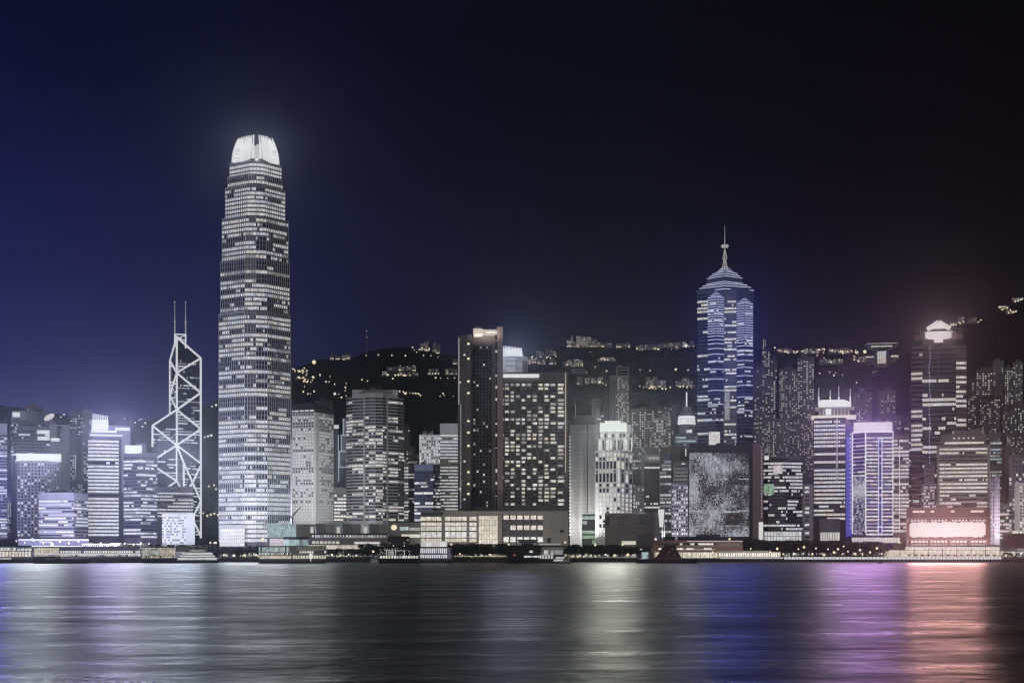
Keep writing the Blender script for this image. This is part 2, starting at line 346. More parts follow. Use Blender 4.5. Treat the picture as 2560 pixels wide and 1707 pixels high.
        mats = [dark] + list(dict.fromkeys(tint)); ix = {t: i for i, t in enumerate(mats)}
        for k in range(n):
            for j in range(ncol):
                pl = colp[j % len(colp)] if colp else plit
                t = R.choice(tint) if R.random() < pl else dark
                uc = o0 + (j + .5) * pw; zc = zt - k * ph - (1 - gh) * ph - gh * ph / 2; ww, hh = gw * pw, gh * ph
                if s.nwin < s.cap:
                    key = (round(ww, 3), round(hh, 3), t)
                    if key not in PANE:
                        mb = MB(); mb.box(-ww / 2, ww / 2, -.08, .06, -hh / 2, hh / 2); PANE[key] = mb.mesh('window', [t])
                    o = bpy.data.objects.new(name, PANE[key]); sc.collection.objects.link(o); o.parent = s.root
                    p = fc.at(uc, .0); o.location = (p[0] - s.c.x, p[1] - s.c.y, zc - s.z0); o.rotation_euler = (0, 0, fc.rz); s.nwin += 1
                else:
                    A, B_ = fc.at(uc - ww / 2, .06), fc.at(uc + ww / 2, .06)
                    if not hasattr(s, 'rm'): s.rm = []
                    if t not in s.rm: s.rm.append(t)
                    s.rest.quad((*A, zc - hh / 2), (*B_, zc - hh / 2), (*B_, zc + hh / 2), (*A, zc + hh / 2), s.rm.index(t))
    def fins(s, faces, y0, y1, pitch, wid=.3, proud=.7, mat='silver_metal', name='mullions'):
        m = MB()
        for fc in faces:
            n = max(1, round(fc.w / (pitch * s.m)))
            for j in range(n + 1):
                u = fc.w * j / n; m.fbox(fc, u - wid / 2, u + wid / 2, s.z(y1), s.z(y0), 0, proud)
        m.build(name, mat, s.root, True)
    def roof_clutter(s, n=3, hmax=5, mat='grey_wall'):
        xs = [p.x for p in s.poly]; c = sum(s.poly, Vector((0, 0))) / len(s.poly)
        wv = (max(xs) - min(xs))
        for i in range(n):
            sx_, sy_ = wv * R.uniform(.08, .2), wv * R.uniform(.06, .14)
            q = c + s.r * R.uniform(-.27, .27) * wv + s.v * R.uniform(-.1, .1) * wv
            m = MB(); hh = R.uniform(.35, 1) * hmax
            m.box(q.x - sx_ / 2, q.x + sx_ / 2, q.y - sy_ / 2, q.y + sy_ / 2, s.zt, s.zt + hh); pr_ = m.build('plant_room', mat, s.root)
            if R.random() < .5: k_ = MB(); k_.tube((q.x, q.y, s.zt + hh - .1), (q.x, q.y, s.zt + hh + R.uniform(3, 9)), .22, .12, 4); k_.build('aerial', 'mid_metal', pr_)
    def parapet(s, h=1.2, mi=0):
        for fc in s.faces: s.wall.fbox(fc, 0, fc.w, s.zt - .2, s.zt + h, -.5, .45, mi)
    def done(s):
        s.wall.build('wall', s.mats, s.root)
        if s.rest.v: s.rest.build('small_windows', s.rm, s.root, True)
        return s

# ------------------------------------------------------------------ the setting: water, ground, quay, hills
m, t, b = nodes_mat('harbour_water')
b.inputs['Base Color'].default_value = (.006, .007, .010, 1); b.inputs['Roughness'].default_value = .33; b.inputs['IOR'].default_value = 1.333
g = nn(t, 'ShaderNodeNewGeometry')
def wave(sx_, sy_, scale, dist, prev=None, detail=4):
    mp = nn(t, 'ShaderNodeMapping'); mp.inputs['Scale'].default_value = (sx_, sy_, 1); mp.inputs['Rotation'].default_value = (0, 0, .06); t.links.new(g.outputs['Position'], mp.inputs[0])
    n = nn(t, 'ShaderNodeTexNoise'); n.inputs['Scale'].default_value = scale; n.inputs['Detail'].default_value = detail; n.inputs['Roughness'].default_value = .6
    t.links.new(mp.outputs[0], n.inputs['Vector'])
    bp = nn(t, 'ShaderNodeBump'); bp.inputs['Strength'].default_value = 1.0; bp.inputs['Distance'].default_value = dist
    t.links.new(n.outputs[0], bp.inputs['Height'])
    if prev: t.links.new(prev.outputs[0], bp.inputs['Normal'])
    return bp
w1 = wave(.75, 1.0, .030, 1.7, None, 9)
w2 = wave(.9, 1.0, .30, .34, w1, 6)
mp = nn(t, 'ShaderNodeMapping'); mp.inputs['Scale'].default_value = (.45, 1.0, 1); mp.inputs['Rotation'].default_value = (0, 0, -.1); t.links.new(g.outputs['Position'], mp.inputs[0])
rn = nn(t, 'ShaderNodeTexNoise'); rn.inputs['Scale'].default_value = .06; rn.inputs['Detail'].default_value = 10; rn.inputs['Roughness'].default_value = .78; t.links.new(mp.outputs[0], rn.inputs['Vector'])
rr = nn(t, 'ShaderNodeMapRange'); rr.inputs['From Min'].default_value = .32; rr.inputs['From Max'].default_value = .68; rr.inputs['To Min'].default_value = .19; rr.inputs['To Max'].default_value = .45
t.links.new(rn.outputs[0], rr.inputs['Value']); t.links.new(rr.outputs[0], b.inputs['Roughness'])
t.links.new(w2.outputs[0], b.inputs['Normal'])
MATS['harbour_water'] = m
mb = MB(); mb.quad((-6000, -600, 0), (6000, -600, 0), (6000, 1406, 0), (-6000, 1406, 0))
o = mb.build('water', 'harbour_water'); o['kind'] = 'structure'
wallmat('asphalt_ground', (.05, .05, .052), var=.3)
mb = MB(); mb.box(-6000, 6000, 1404, 9000, -4, 3.0)
o = mb.build('ground', 'asphalt_ground'); o['kind'] = 'structure'
mb = MB(); mb.box(-6000, 6000, 1392, 1404, -4, 2.6); mb.box(-6000, 6000, 1391.6, 1393, 2.6, 3.1)
o = mb.build('quay', 'quay_stone'); o['kind'] = 'structure'

m, t, b = nodes_mat('hill_woods'); b.inputs['Roughness'].default_value = 1; b.inputs['Specular IOR Level'].default_value = 0
g = nn(t, 'ShaderNodeNewGeometry'); n = nn(t, 'ShaderNodeTexNoise'); n.inputs['Scale'].default_value = .03; n.inputs['Detail'].default_value = 9; n.inputs['Roughness'].default_value = .72
t.links.new(g.outputs['Position'], n.inputs['Vector'])
r = nn(t, 'ShaderNodeValToRGB'); setramp(r, [(.3, (.010, .014, .010)), (.55, (.028, .034, .022)), (.75, (.055, .058, .036))])
t.links.new(n.outputs[0], r.inputs[0]); t.links.new(r.outputs[0], b.inputs['Base Color'])
bp = nn(t, 'ShaderNodeBump'); bp.inputs['Distance'].default_value = 14; t.links.new(n.outputs[0], bp.inputs['Height']); t.links.new(bp.outputs[0], b.inputs['Normal'])
MATS['hill_woods'] = m
RIDGE = [(-500, 980), (-200, 1000), (0, 1012), (100, 1024), (190, 1043), (250, 1046), (300, 1044), (360, 1050), (440, 1035), (520, 1010), (600, 965), (680, 938), (727, 920), (760, 912), (800, 898), (835, 896), (880, 894), (905, 884), (925, 874), (960, 870), (1020, 865), (1040, 872), (1060, 876), (1100, 880), (1150, 888), (1250, 896), (1330, 884), (1400, 866), (1480, 864), (1560, 866), (1640, 868), (1740, 872), (1850, 872), (1950, 876), (2010, 874), (2080, 878), (2150, 884), (2220, 894), (2260, 915), (2320, 950), (2450, 990), (2700, 1010), (3200, 1040)]
RIDGE2 = [(2120, 1010), (2170, 960), (2205, 925), (2240, 900), (2275, 876), (2330, 846), (2380, 824), (2410, 812), (2445, 803), (2494, 788), (2530, 760), (2560, 745), (2620, 738), (2750, 735), (2950, 745), (3300, 780)]
def lerp_tab(tab, x):
    if x <= tab[0][0]: return tab[0][1]
    for (a, ya), (c, yc) in zip(tab, tab[1:]):
        if x <= c: return ya + (yc - ya) * (x - a) / (c - a)
    return tab[-1][1]
class Hill:
    def __init__(s, name, tab, Y0, Y1, x0, x1, step, rows):
        s.tab, s.Y0, s.Y1 = tab, Y0, Y1
        mb = MB(); cols = list(range(x0, x1 + 1, step))
        def hgt(px, tt):
            zr = Z(lerp_tab(tab, px), Y1)
            Yd = Y0 + (Y1 - Y0) * min(tt, 1.0) + max(0, tt - 1) * 900
            z = (2.5 + (zr - 2.5) * tt) if tt <= 1 else zr - (tt - 1) * 500
            xx = X(px, Yd)
            nz = noise.noise(Vector((xx * .03, Yd * .03, 3))) * 5 + noise.noise(Vector((xx * .11, Yd * .11, 7))) * 3.5 + noise.noise(Vector((xx * .3, Yd * .3, 1))) * 1.5
            return (xx, Yd, z + nz * min(1, tt * 4) * (.55 if tt <= 1 else 1) - 1.0)
        ts = [k / rows for k in range(rows + 1)] + [1.15, 1.6]
        vs = []
        for tt in ts:
            for px in cols: vs.append(hgt(px, tt))
        n = len(cols); mb.v = vs
        for a in range(len(ts) - 1):
            for k in range(n - 1): mb.f.append((a * n + k, a * n + k + 1, (a + 1) * n + k + 1, (a + 1) * n + k)); mb.m.append(0)
        o = mb.build(name, 'hill_woods'); o['kind'] = 'structure'
    def at(s, px, py):
        zr = Z(lerp_tab(s.tab, px), s.Y1) - 2.5; sl = (YH - py) / F
        den = zr - (s.Y1 - s.Y0) * sl
        tt = 1.0 if den <= 0 else (H - 2.5 + s.Y0 * sl) / den
        tt = max(.02, min(tt, 1.0)); return s.Y0 + (s.Y1 - s.Y0) * tt
hill = Hill('hillside', RIDGE, 2420, 3350, -500, 3200, 7, 46)
hill2 = Hill('wooded_hill', RIDGE2, 2250, 2950, 2120, 3300, 7, 40)

# ------------------------------------------------------------------ towers
# the tallest tower: eight-sided, stepping in towards a crown of curved fins
TL = ('lit', 'lit', 'lit_cool', 'lit', 'lit_warm', 'lit_cool', 'lit_dim')
def tall_tower():
    B = Bld('skyscraper', 'tallest tower, brightly lit, stepping in to a glowing crown of curved fins', 'skyscraper', [(548, 40), (612, 0), (668, 0), (725, 40)], 1600, 431, ['mid_metal', 'silver_metal'], core=False)
    m = B.m
    tiers = [  # top, bottom, left, right, chamfer left, chamfer right
        (778, 1352, 548, 725, 612, 668), (645, 778, 552, 723, 613, 667), (538, 645, 556, 720, 615, 665), (460, 538, 564, 712, 618, 662), (431, 460, 570, 706, 622, 660), (398, 431, 575, 703, 625, 659)]
    for i, (yt, yb, l, r, cl, cr) in enumerate(tiers):
        dl, dr = (cl - l) * m, (r - cr) * m
        off = (725 - r) * m * .6
        mid = (cl + cr) / 2
        pts = B.plan([(l, dl + off), (cl, off + 1.2), (mid, off - .8), (cr, off + 1.2), (r, dr + off)])
        cen = B.pt(mid, 38.0)
        back = [cen * 2 - p for p in pts]
        B.wall.prism(pts + back, B.z(yb) if i else 3.0, B.z(yt))
        B.wall.fbox(Face(pts[0], pts[1]), 0, Face(pts[0], pts[1]).w, B.z(yt) - .4, B.z(yt) + .5, -.4, .6, 1)
        fs = [Face(a, c) for a, c in zip(pts, pts[1:])]
        def mode(py, i=i):
            if i == 5: return (.96, .04, 0)
            if i == 3: return (.95, .05, 0) if py > 488 else ((.45, .45, .1) if py > 470 else (.2, .6, .2))
            if i == 4: return (.15, .6, .2)
            if i == 2: return (.9, .1, 0) if py > 618 else ((.4, .35, .15) if py < 590 else (.3, .3, .2))
            if i == 1: return (.03, .1, .3) if py > 765 or py < 660 else (.38, .32, .2)
            if 795 < py < 905: return (.62, .26, .07)
            if 1000 < py < 1012 or 1140 < py < 1150: return (.05, .1, .3)
            if py > 1305: return (.95, .05, 0)
            return (.40, .36, .16)
        tint = ('lit', 'lit', 'lit_cool') if i in (3, 5) else TL  # floodlit louvre bands are put in as glowing panes
        if i == 5: tint = ('glow_white', 'lit', 'glow_white')
        B.ribbon(fs, yt + (3 if i else 6), yb, 11.4 if i < 3 else 10.4, .66, 3.6, tint=tint, dark='glass', proud=.35, mi=0, mode=mode, mean=5)
        B.fins(fs, yt, yb if i else 1352, 7.4, .42, .75, 'silver_metal')
    # vertical corner piers of the lowest tier and its stepped shoulders
    for a, y0 in ((550, 778), (561, 700), (612, 500), (668, 500), (716, 700), (723, 778)):
        pass
    # lit base and a low dark band under the crown
    pts = B.plan([(580, 50), (628, 16), (656, 16), (698, 50)])
    mb = MB(); cen = B.pt(639, 42); poly = pts + [cen * 2 - p for p in pts]
    mb.prism(poly, B.z(398), B.z(386)); mb.build('crown_base', 'glass', B.root)
    # crown: core and curved fins leaning inwards, their floodlight put in as glow
    cx, cyy = cen.x, cen.y
    def ring(sc_): return [(cx + (p[0] - cx) * sc_, cyy + (p[1] - cyy) * sc_) for p in poly]
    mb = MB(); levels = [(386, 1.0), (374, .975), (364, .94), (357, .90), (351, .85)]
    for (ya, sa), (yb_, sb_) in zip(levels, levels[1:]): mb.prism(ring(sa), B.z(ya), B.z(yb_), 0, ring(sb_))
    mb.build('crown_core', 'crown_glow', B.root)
    edge = poly + [poly[0]]
    for k in range(len(poly)):
        a, c = Vector(edge[k]), Vector(edge[k + 1]); L = (c - a).length; n = max(2, int(L / 3.3))
        for j in range(n):
            p = a + (c - a) * (j + .5) / n; q = Vector((cx, cyy)) - p; rad = q.length; q.normalize(); tdir = Vector((-q.y, q.x))
            if abs((p - Vector((cx, cyy))).dot(B.r)) < 2.0 and (p - Vector((cx, cyy))).dot(B.v) < 0: continue
            lat = abs((p - Vector((cx, cyy))).dot(B.r)) / 24.0
            Yf = cyy - abs(p.y - cyy) * .75; ztop = Z(337 + 9 * min(lat, 1.1) ** 2 + (j % 2) * 4.5, Yf); z0 = B.z(387); mb = MB(); prev = None
            for sgm in range(6):
                f = sgm / 5; inn = rad * (.02 * f + .25 * f ** 2.2); th = 1.25 * (1 - .58 * f); dp = 1.9 * (1 - .6 * f)
                c0 = p + q * inn; zz = z0 + (ztop - z0) * f
                sec = [(*(c0 - tdir * th), zz), (*(c0 + tdir * th), zz), (*(c0 + tdir * th + q * dp), zz), (*(c0 - tdir * th + q * dp), zz)]
                if prev: mb.hexa(prev + sec)
                prev = sec
            mb.build('crown_fin', 'glow_white', B.root)
    p = B.pt(642, 14); mb = MB(); mb.tube((*p, B.z(391)), (*(p - B.v * 1.0), B.z(391)), 1.9, n=14); mb.build('round_glow', 'glow_white', B.root)  # round white emblem, made to glow
    # lit glass lobby at the foot
    [B.box('lobby_pane', 549.5 + 5.2 * i, 554.0 + 5.2 * i, 1313 + 8.8 * j, 1320.6 + 8.8 * j, -3.2 + 0 * i, -2.6, R.choice(('glow_white', 'sign_cool', 'lit', 'lit_cool')) if j else 'lit_cool_dim') for i in range(12) for j in range(6)]; B.box('lobby_frame', 549, 612, 1312, 1366, -2.6, 6, 'silver_metal'); B.box('lobby_canopy', 668, 722, 1350, 1366, -2, 6, 'glow_white')
    B.done()
tall_tower()

# the tower of lit triangular bracing
def braced_tower():
    Y = 2330.0; m = Y / F
    B = Bld('skyscraper', 'faceted tower traced in white zigzag bracing with twin masts', 'skyscraper', [(381, 1), (442, 0)], Y, 843, ['glass_blue'], core=False, ref=442)
    hd = 36.5; ph = math.asin(10 / hd); C = B.c
    loc = lambda a, d: C + B.r * a + B.v * d
    P = {'C': C, 'F': loc(hd * math.sin(ph), -hd * math.cos(ph)), 'R': loc(hd * math.cos(ph), hd * math.sin(ph)), 'L': loc(-hd * math.cos(ph), -hd * math.sin(ph)), 'K': loc(-hd * math.sin(ph), hd * math.cos(ph))}
    zz = lambda py: Z(py, Y)
    V = lambda k, py: Vector((*P[k], zz(py)))
    shafts = [('C', 'K', 'R', 843, 895, 892), ('C', 'L', 'K', 1024, 1066, 1064), ('C', 'F', 'R', 1113, 1160, 1157), ('C', 'L', 'F', 1202, 1248, 1250)]
    for c, a, b_, yc, ya, yb in shafts:
        poly = [P[c], P[a], P[b_]]
        if (poly[1] - poly[0]).cross(poly[2] - poly[0]) < 0: poly = [P[c], P[b_], P[a]]; ya, yb = yb, ya
        i = len(B.wall.v); B.wall.v += [(*p, 3.0) for p in poly] + [(*poly[0], zz(yc)), (*poly[1], zz(ya)), (*poly[2], zz(yb))]
        for k in range(3): j = (k + 1) % 3; B.wall.f.append((i + k, i + j, i + 3 + j, i + 3 + k)); B.wall.m.append(0)
        B.wall.f.append((i + 3, i + 4, i + 5)); B.wall.m.append(0)
    # floors: rows of panes on every face that shows
    def floors(fa, y0, y1, name='window_band'):
        n = int((y1 - y0) / 6.8)
        for k in range(n):
            yt = y0 + k * 6.8; mb = MB(); np_ = max(2, int(fa.w / 2.3)); st = B.runs(np_, R.choice((.2, .35, .5, .7)), ('lit_lilac', 'lit_lilac_dim', 'lit_lilac'), 4); pw = fa.w / np_
            for j in range(np_):
                A, D = fa.at((j + .1) * pw, .1), fa.at((j + .9) * pw, .1)
                mb.quad((*A, zz(yt + 5.2)), (*D, zz(yt + 5.2)), (*D, zz(yt + 1.6)), (*A, zz(yt + 1.6)), {None: 0, 'lit_lilac': 1, 'lit_lilac_dim': 2}[st[j]])
            mb.build(name, ['glass_lilac', 'lit_lilac', 'lit_lilac_dim'], B.root)
    floors(Face(P['C'], P['R']), 898, 1110); floors(Face(P['K'], P['C']), 900, 1022); floors(Face(P['L'], P['C']), 1070, 1200); floors(Face(P['F'], P['R']), 1162, 1340); floors(Face(P['L'], P['F']), 1252, 1340)
    def beam(a, b_, r=1.6, mat='neon_white'):
        mb = MB(); mb.tube(a, b_, r, n=6); mb.build('light_beam', mat, B.root)
    o = -B.v * 1.2
    def E(k, py): p = P[k] + o; return Vector((p.x, p.y, zz(py)))
    for (a, ya, b_, yb) in [('C', 843, 'C', 1202), ('R', 892, 'R', 1345), ('K', 895, 'K', 1030), ('C', 843, 'R', 892), ('C', 843, 'K', 895), ('L', 1066, 'L', 1119), ('C', 1024, 'L', 1066),
                            ('R', 892, 'C', 932), ('C', 932, 'R', 979), ('R', 979, 'C', 1024), ('C', 1024, 'R', 1070), ('R', 1070, 'C', 1113), ('C', 1113, 'R', 1157), ('K', 895, 'C', 932), ('C', 932, 'K', 983), ('K', 983, 'C', 1024),
                            ('L', 1066, 'C', 1113), ('C', 1113, 'L', 1153), ('L', 1164, 'C', 1202), ('C', 1113, 'F', 1160), ('F', 1160, 'F', 1340), ('F', 1160, 'R', 1251), ('R', 1162, 'F', 1251), ('R', 1251, 'F', 1340), ('F', 1251, 'R', 1340), ('C', 1202, 'L', 1245), ('C', 1202, 'F', 1235)]:
        beam(E(a, ya), E(b_, yb))
    # crown frame and the two masts
    A = B.pt(437, 2); D = B.pt(464, 2); up = lambda p, py: Vector((*p, zz(py)))
    beam(up(A, 866), up(A, 835), 1.2); beam(up(D, 870), up(D, 835), 1.2); beam(up(A, 835), up(D, 835), 1.0); beam(up(A, 850), up(D, 836), .8); beam(up(A, 837), up(D, 852), .8)
    for p in (A, D):
        mb = MB(); mb.tube(up(p, 836), up(p, 804), .95, .9); mb.tube(up(p, 804), up(p, 754), .6, .4); mb.tube(up(p, 803), up(p, 801), 1.8, n=8)
        k = mb.build('mast', 'dim_white', B.root); 
        mb = MB(); mb.lathe(p, [(.2, zz(755)), (.75, zz(754)), (.2, zz(752.4))], 8); mb.build('mast_lamp', 'lamp_warm', k)
    B.done()
braced_tower()

def office(name, label, cat, chain, Y, ytop, wall, pitch, g, pane, probs, tint, y0=None, ybot=1345, dark='glass', proud=.45, depth=28, mean=4, group=None, fins=None, gap=.12, clutter=4, mode=None, faces=None, par=True):
    B = Bld(name, label, cat, chain, Y, ytop, wall, depth, group)
    B.ribbon(faces and [B.faces[i] for i in faces] or B.faces, y0 if y0 else ytop + pitch * .5, ybot, pitch, g, pane, probs, tint, dark, proud, 1 if len(B.mats) > 1 else 0, mean, gap, mode)
    if fins: B.fins(B.faces, y0 or ytop, ybot, fins, .35, proud + .12, B.mats[-1])
    if par: B.parapet(1.3, 0)
    if clutter: B.roof_clutter(clutter)
    return B

# ---- far left cluster
LL = ('lit_lilac', 'lit_lilac', 'lit_lilac_dim')
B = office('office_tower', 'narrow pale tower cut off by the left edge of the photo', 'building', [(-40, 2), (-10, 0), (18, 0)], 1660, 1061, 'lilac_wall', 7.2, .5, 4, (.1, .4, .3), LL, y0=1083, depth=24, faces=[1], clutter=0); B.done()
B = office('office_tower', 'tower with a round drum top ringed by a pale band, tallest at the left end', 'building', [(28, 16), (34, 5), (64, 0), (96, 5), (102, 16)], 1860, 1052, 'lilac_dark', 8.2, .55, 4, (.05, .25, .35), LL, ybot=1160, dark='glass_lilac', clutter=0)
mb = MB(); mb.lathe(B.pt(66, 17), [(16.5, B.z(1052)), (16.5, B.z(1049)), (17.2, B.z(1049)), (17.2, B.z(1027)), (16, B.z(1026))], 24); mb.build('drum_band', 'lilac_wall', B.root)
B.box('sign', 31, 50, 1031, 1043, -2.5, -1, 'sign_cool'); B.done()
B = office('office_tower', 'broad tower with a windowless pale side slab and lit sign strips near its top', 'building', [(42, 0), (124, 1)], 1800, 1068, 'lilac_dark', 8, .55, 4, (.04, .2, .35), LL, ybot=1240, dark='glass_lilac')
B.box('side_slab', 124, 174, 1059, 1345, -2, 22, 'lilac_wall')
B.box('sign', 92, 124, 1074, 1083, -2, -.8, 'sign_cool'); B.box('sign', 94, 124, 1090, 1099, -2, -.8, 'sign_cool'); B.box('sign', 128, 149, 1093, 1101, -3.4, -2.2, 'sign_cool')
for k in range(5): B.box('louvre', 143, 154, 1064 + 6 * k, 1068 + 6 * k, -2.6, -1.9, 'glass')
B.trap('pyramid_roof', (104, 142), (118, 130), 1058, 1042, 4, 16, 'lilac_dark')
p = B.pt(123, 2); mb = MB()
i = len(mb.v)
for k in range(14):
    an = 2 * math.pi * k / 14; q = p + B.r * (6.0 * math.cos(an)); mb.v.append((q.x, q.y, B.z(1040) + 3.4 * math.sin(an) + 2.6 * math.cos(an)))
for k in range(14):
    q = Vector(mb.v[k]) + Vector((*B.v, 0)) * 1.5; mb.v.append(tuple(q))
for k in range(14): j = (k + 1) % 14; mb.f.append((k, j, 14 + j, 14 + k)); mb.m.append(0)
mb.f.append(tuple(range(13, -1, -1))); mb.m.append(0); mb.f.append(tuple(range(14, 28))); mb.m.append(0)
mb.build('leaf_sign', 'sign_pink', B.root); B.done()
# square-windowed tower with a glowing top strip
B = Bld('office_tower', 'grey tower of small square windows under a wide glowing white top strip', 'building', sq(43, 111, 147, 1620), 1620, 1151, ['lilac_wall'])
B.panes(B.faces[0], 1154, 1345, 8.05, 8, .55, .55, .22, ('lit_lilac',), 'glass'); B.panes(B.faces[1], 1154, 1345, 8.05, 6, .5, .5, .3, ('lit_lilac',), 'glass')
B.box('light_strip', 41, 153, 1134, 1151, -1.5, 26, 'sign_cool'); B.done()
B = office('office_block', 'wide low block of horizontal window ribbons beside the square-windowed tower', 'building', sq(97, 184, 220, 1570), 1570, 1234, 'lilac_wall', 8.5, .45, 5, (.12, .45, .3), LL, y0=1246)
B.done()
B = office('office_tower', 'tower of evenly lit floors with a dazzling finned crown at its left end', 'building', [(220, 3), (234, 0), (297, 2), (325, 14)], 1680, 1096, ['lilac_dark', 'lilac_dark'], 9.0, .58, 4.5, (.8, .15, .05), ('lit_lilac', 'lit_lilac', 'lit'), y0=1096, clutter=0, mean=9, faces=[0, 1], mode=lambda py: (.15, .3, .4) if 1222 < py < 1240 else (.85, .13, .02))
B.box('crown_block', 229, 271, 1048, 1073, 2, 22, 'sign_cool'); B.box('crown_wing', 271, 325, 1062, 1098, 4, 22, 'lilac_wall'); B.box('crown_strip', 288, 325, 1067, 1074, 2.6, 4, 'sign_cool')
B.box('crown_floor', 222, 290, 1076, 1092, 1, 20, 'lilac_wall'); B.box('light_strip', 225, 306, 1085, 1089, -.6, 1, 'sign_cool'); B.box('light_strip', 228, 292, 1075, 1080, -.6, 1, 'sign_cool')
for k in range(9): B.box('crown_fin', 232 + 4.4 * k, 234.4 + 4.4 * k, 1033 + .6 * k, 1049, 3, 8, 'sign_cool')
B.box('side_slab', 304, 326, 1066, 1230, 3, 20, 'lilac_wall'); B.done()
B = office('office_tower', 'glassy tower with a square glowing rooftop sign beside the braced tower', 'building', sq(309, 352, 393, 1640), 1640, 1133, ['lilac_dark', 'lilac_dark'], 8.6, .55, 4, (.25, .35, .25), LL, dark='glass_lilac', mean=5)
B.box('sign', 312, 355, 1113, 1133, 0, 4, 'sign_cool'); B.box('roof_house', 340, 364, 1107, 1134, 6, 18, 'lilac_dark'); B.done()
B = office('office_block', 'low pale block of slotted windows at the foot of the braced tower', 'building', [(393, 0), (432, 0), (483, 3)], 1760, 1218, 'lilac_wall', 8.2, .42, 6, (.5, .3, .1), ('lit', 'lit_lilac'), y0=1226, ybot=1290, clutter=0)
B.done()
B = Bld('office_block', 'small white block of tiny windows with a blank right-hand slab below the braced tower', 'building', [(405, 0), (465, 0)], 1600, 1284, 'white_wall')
B.panes(B.faces[0], 1288, 1358, 7.0, 12, .62, .46, .45, ('lit', 'lit_warm'), 'glass', cap=120); B.box('side_slab', 465, 487, 1282, 1362, -1, 18, 'white_wall'); B.done()

def estate(label, x0, x1, ytop, Y, wall='estate_wall', plit=.34, cols=None, bays=3, tint=('lit', 'lit_warm', 'lit_dim', 'lit_yellow', 'lit_cool', 'lit_warm'), pitch=5.6, ybot=1240, group=None, name='apartment_tower', roof=True, z0=3.0, slit=None, pw=5.2):
    """A residential tower: projecting bays with rows of small windows, a lift house on the roof."""
    B = Bld(name, label, 'building', [(x0, 0), (x1, 0)], Y, ytop, [wall], 22, group, z0)
    W = x1 - x0; bays = max(1, min(bays, int(W / 11))); bw = W / bays
    for k in range(bays):
        a, c = x0 + k * bw + bw * .06, x0 + (k + 1) * bw - bw * .06
        yt = ytop + R.uniform(1.5, 5); q0, q1 = B.pt(a, -1.6 - .5 * (k % 2)), B.pt(c, -1.6 - .5 * (k % 2)); back = [B.pt(c, .5), B.pt(a, .5)]
        B.wall.prism([q0, q1] + back, z0, B.z(yt))
        fc = Face(q0, q1); n = cols or max(2, round((c - a) / pw))
        cp = [min(.95, plit * R.choice((.5, .8, 1.0, 1.0, 1.7))) for _ in range(n)]
        if slit is not None and k == slit: cp[n // 2] = .95
        B.panes(fc, yt + 3, ybot, pitch, n, .55, .5, plit, tint, 'glass', grid=False, cap=0, colp=cp)
    if roof:
        rw = W * R.uniform(.25, .4); rx = x0 + (W - rw) * R.uniform(.3, .7); B.box('lift_house', rx, rx + rw, ytop - R.uniform(5, 10), ytop, 4, 14, wall)
    B.roof_clutter(2, 3, wall)
    return B.done()
LE = ('lit_lilac', 'lit', 'lit_lilac_dim')
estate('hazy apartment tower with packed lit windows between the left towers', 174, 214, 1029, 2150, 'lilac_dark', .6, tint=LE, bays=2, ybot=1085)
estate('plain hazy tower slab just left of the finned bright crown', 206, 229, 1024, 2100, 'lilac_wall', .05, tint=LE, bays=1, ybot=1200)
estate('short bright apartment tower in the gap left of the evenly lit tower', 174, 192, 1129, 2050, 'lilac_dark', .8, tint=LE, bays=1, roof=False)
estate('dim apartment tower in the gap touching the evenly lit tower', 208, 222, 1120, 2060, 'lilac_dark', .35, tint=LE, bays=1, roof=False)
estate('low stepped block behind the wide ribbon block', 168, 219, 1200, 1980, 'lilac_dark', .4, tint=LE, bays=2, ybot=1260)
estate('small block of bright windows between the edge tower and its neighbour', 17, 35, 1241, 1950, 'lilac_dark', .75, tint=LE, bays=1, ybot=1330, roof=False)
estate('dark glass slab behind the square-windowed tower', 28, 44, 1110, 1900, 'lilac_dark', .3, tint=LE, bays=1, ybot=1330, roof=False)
estate('distant pale roof block above the drum-topped tower', 62, 105, 1014, 2380, 'lilac_dark', .3, tint=LE, bays=2, ybot=1040)

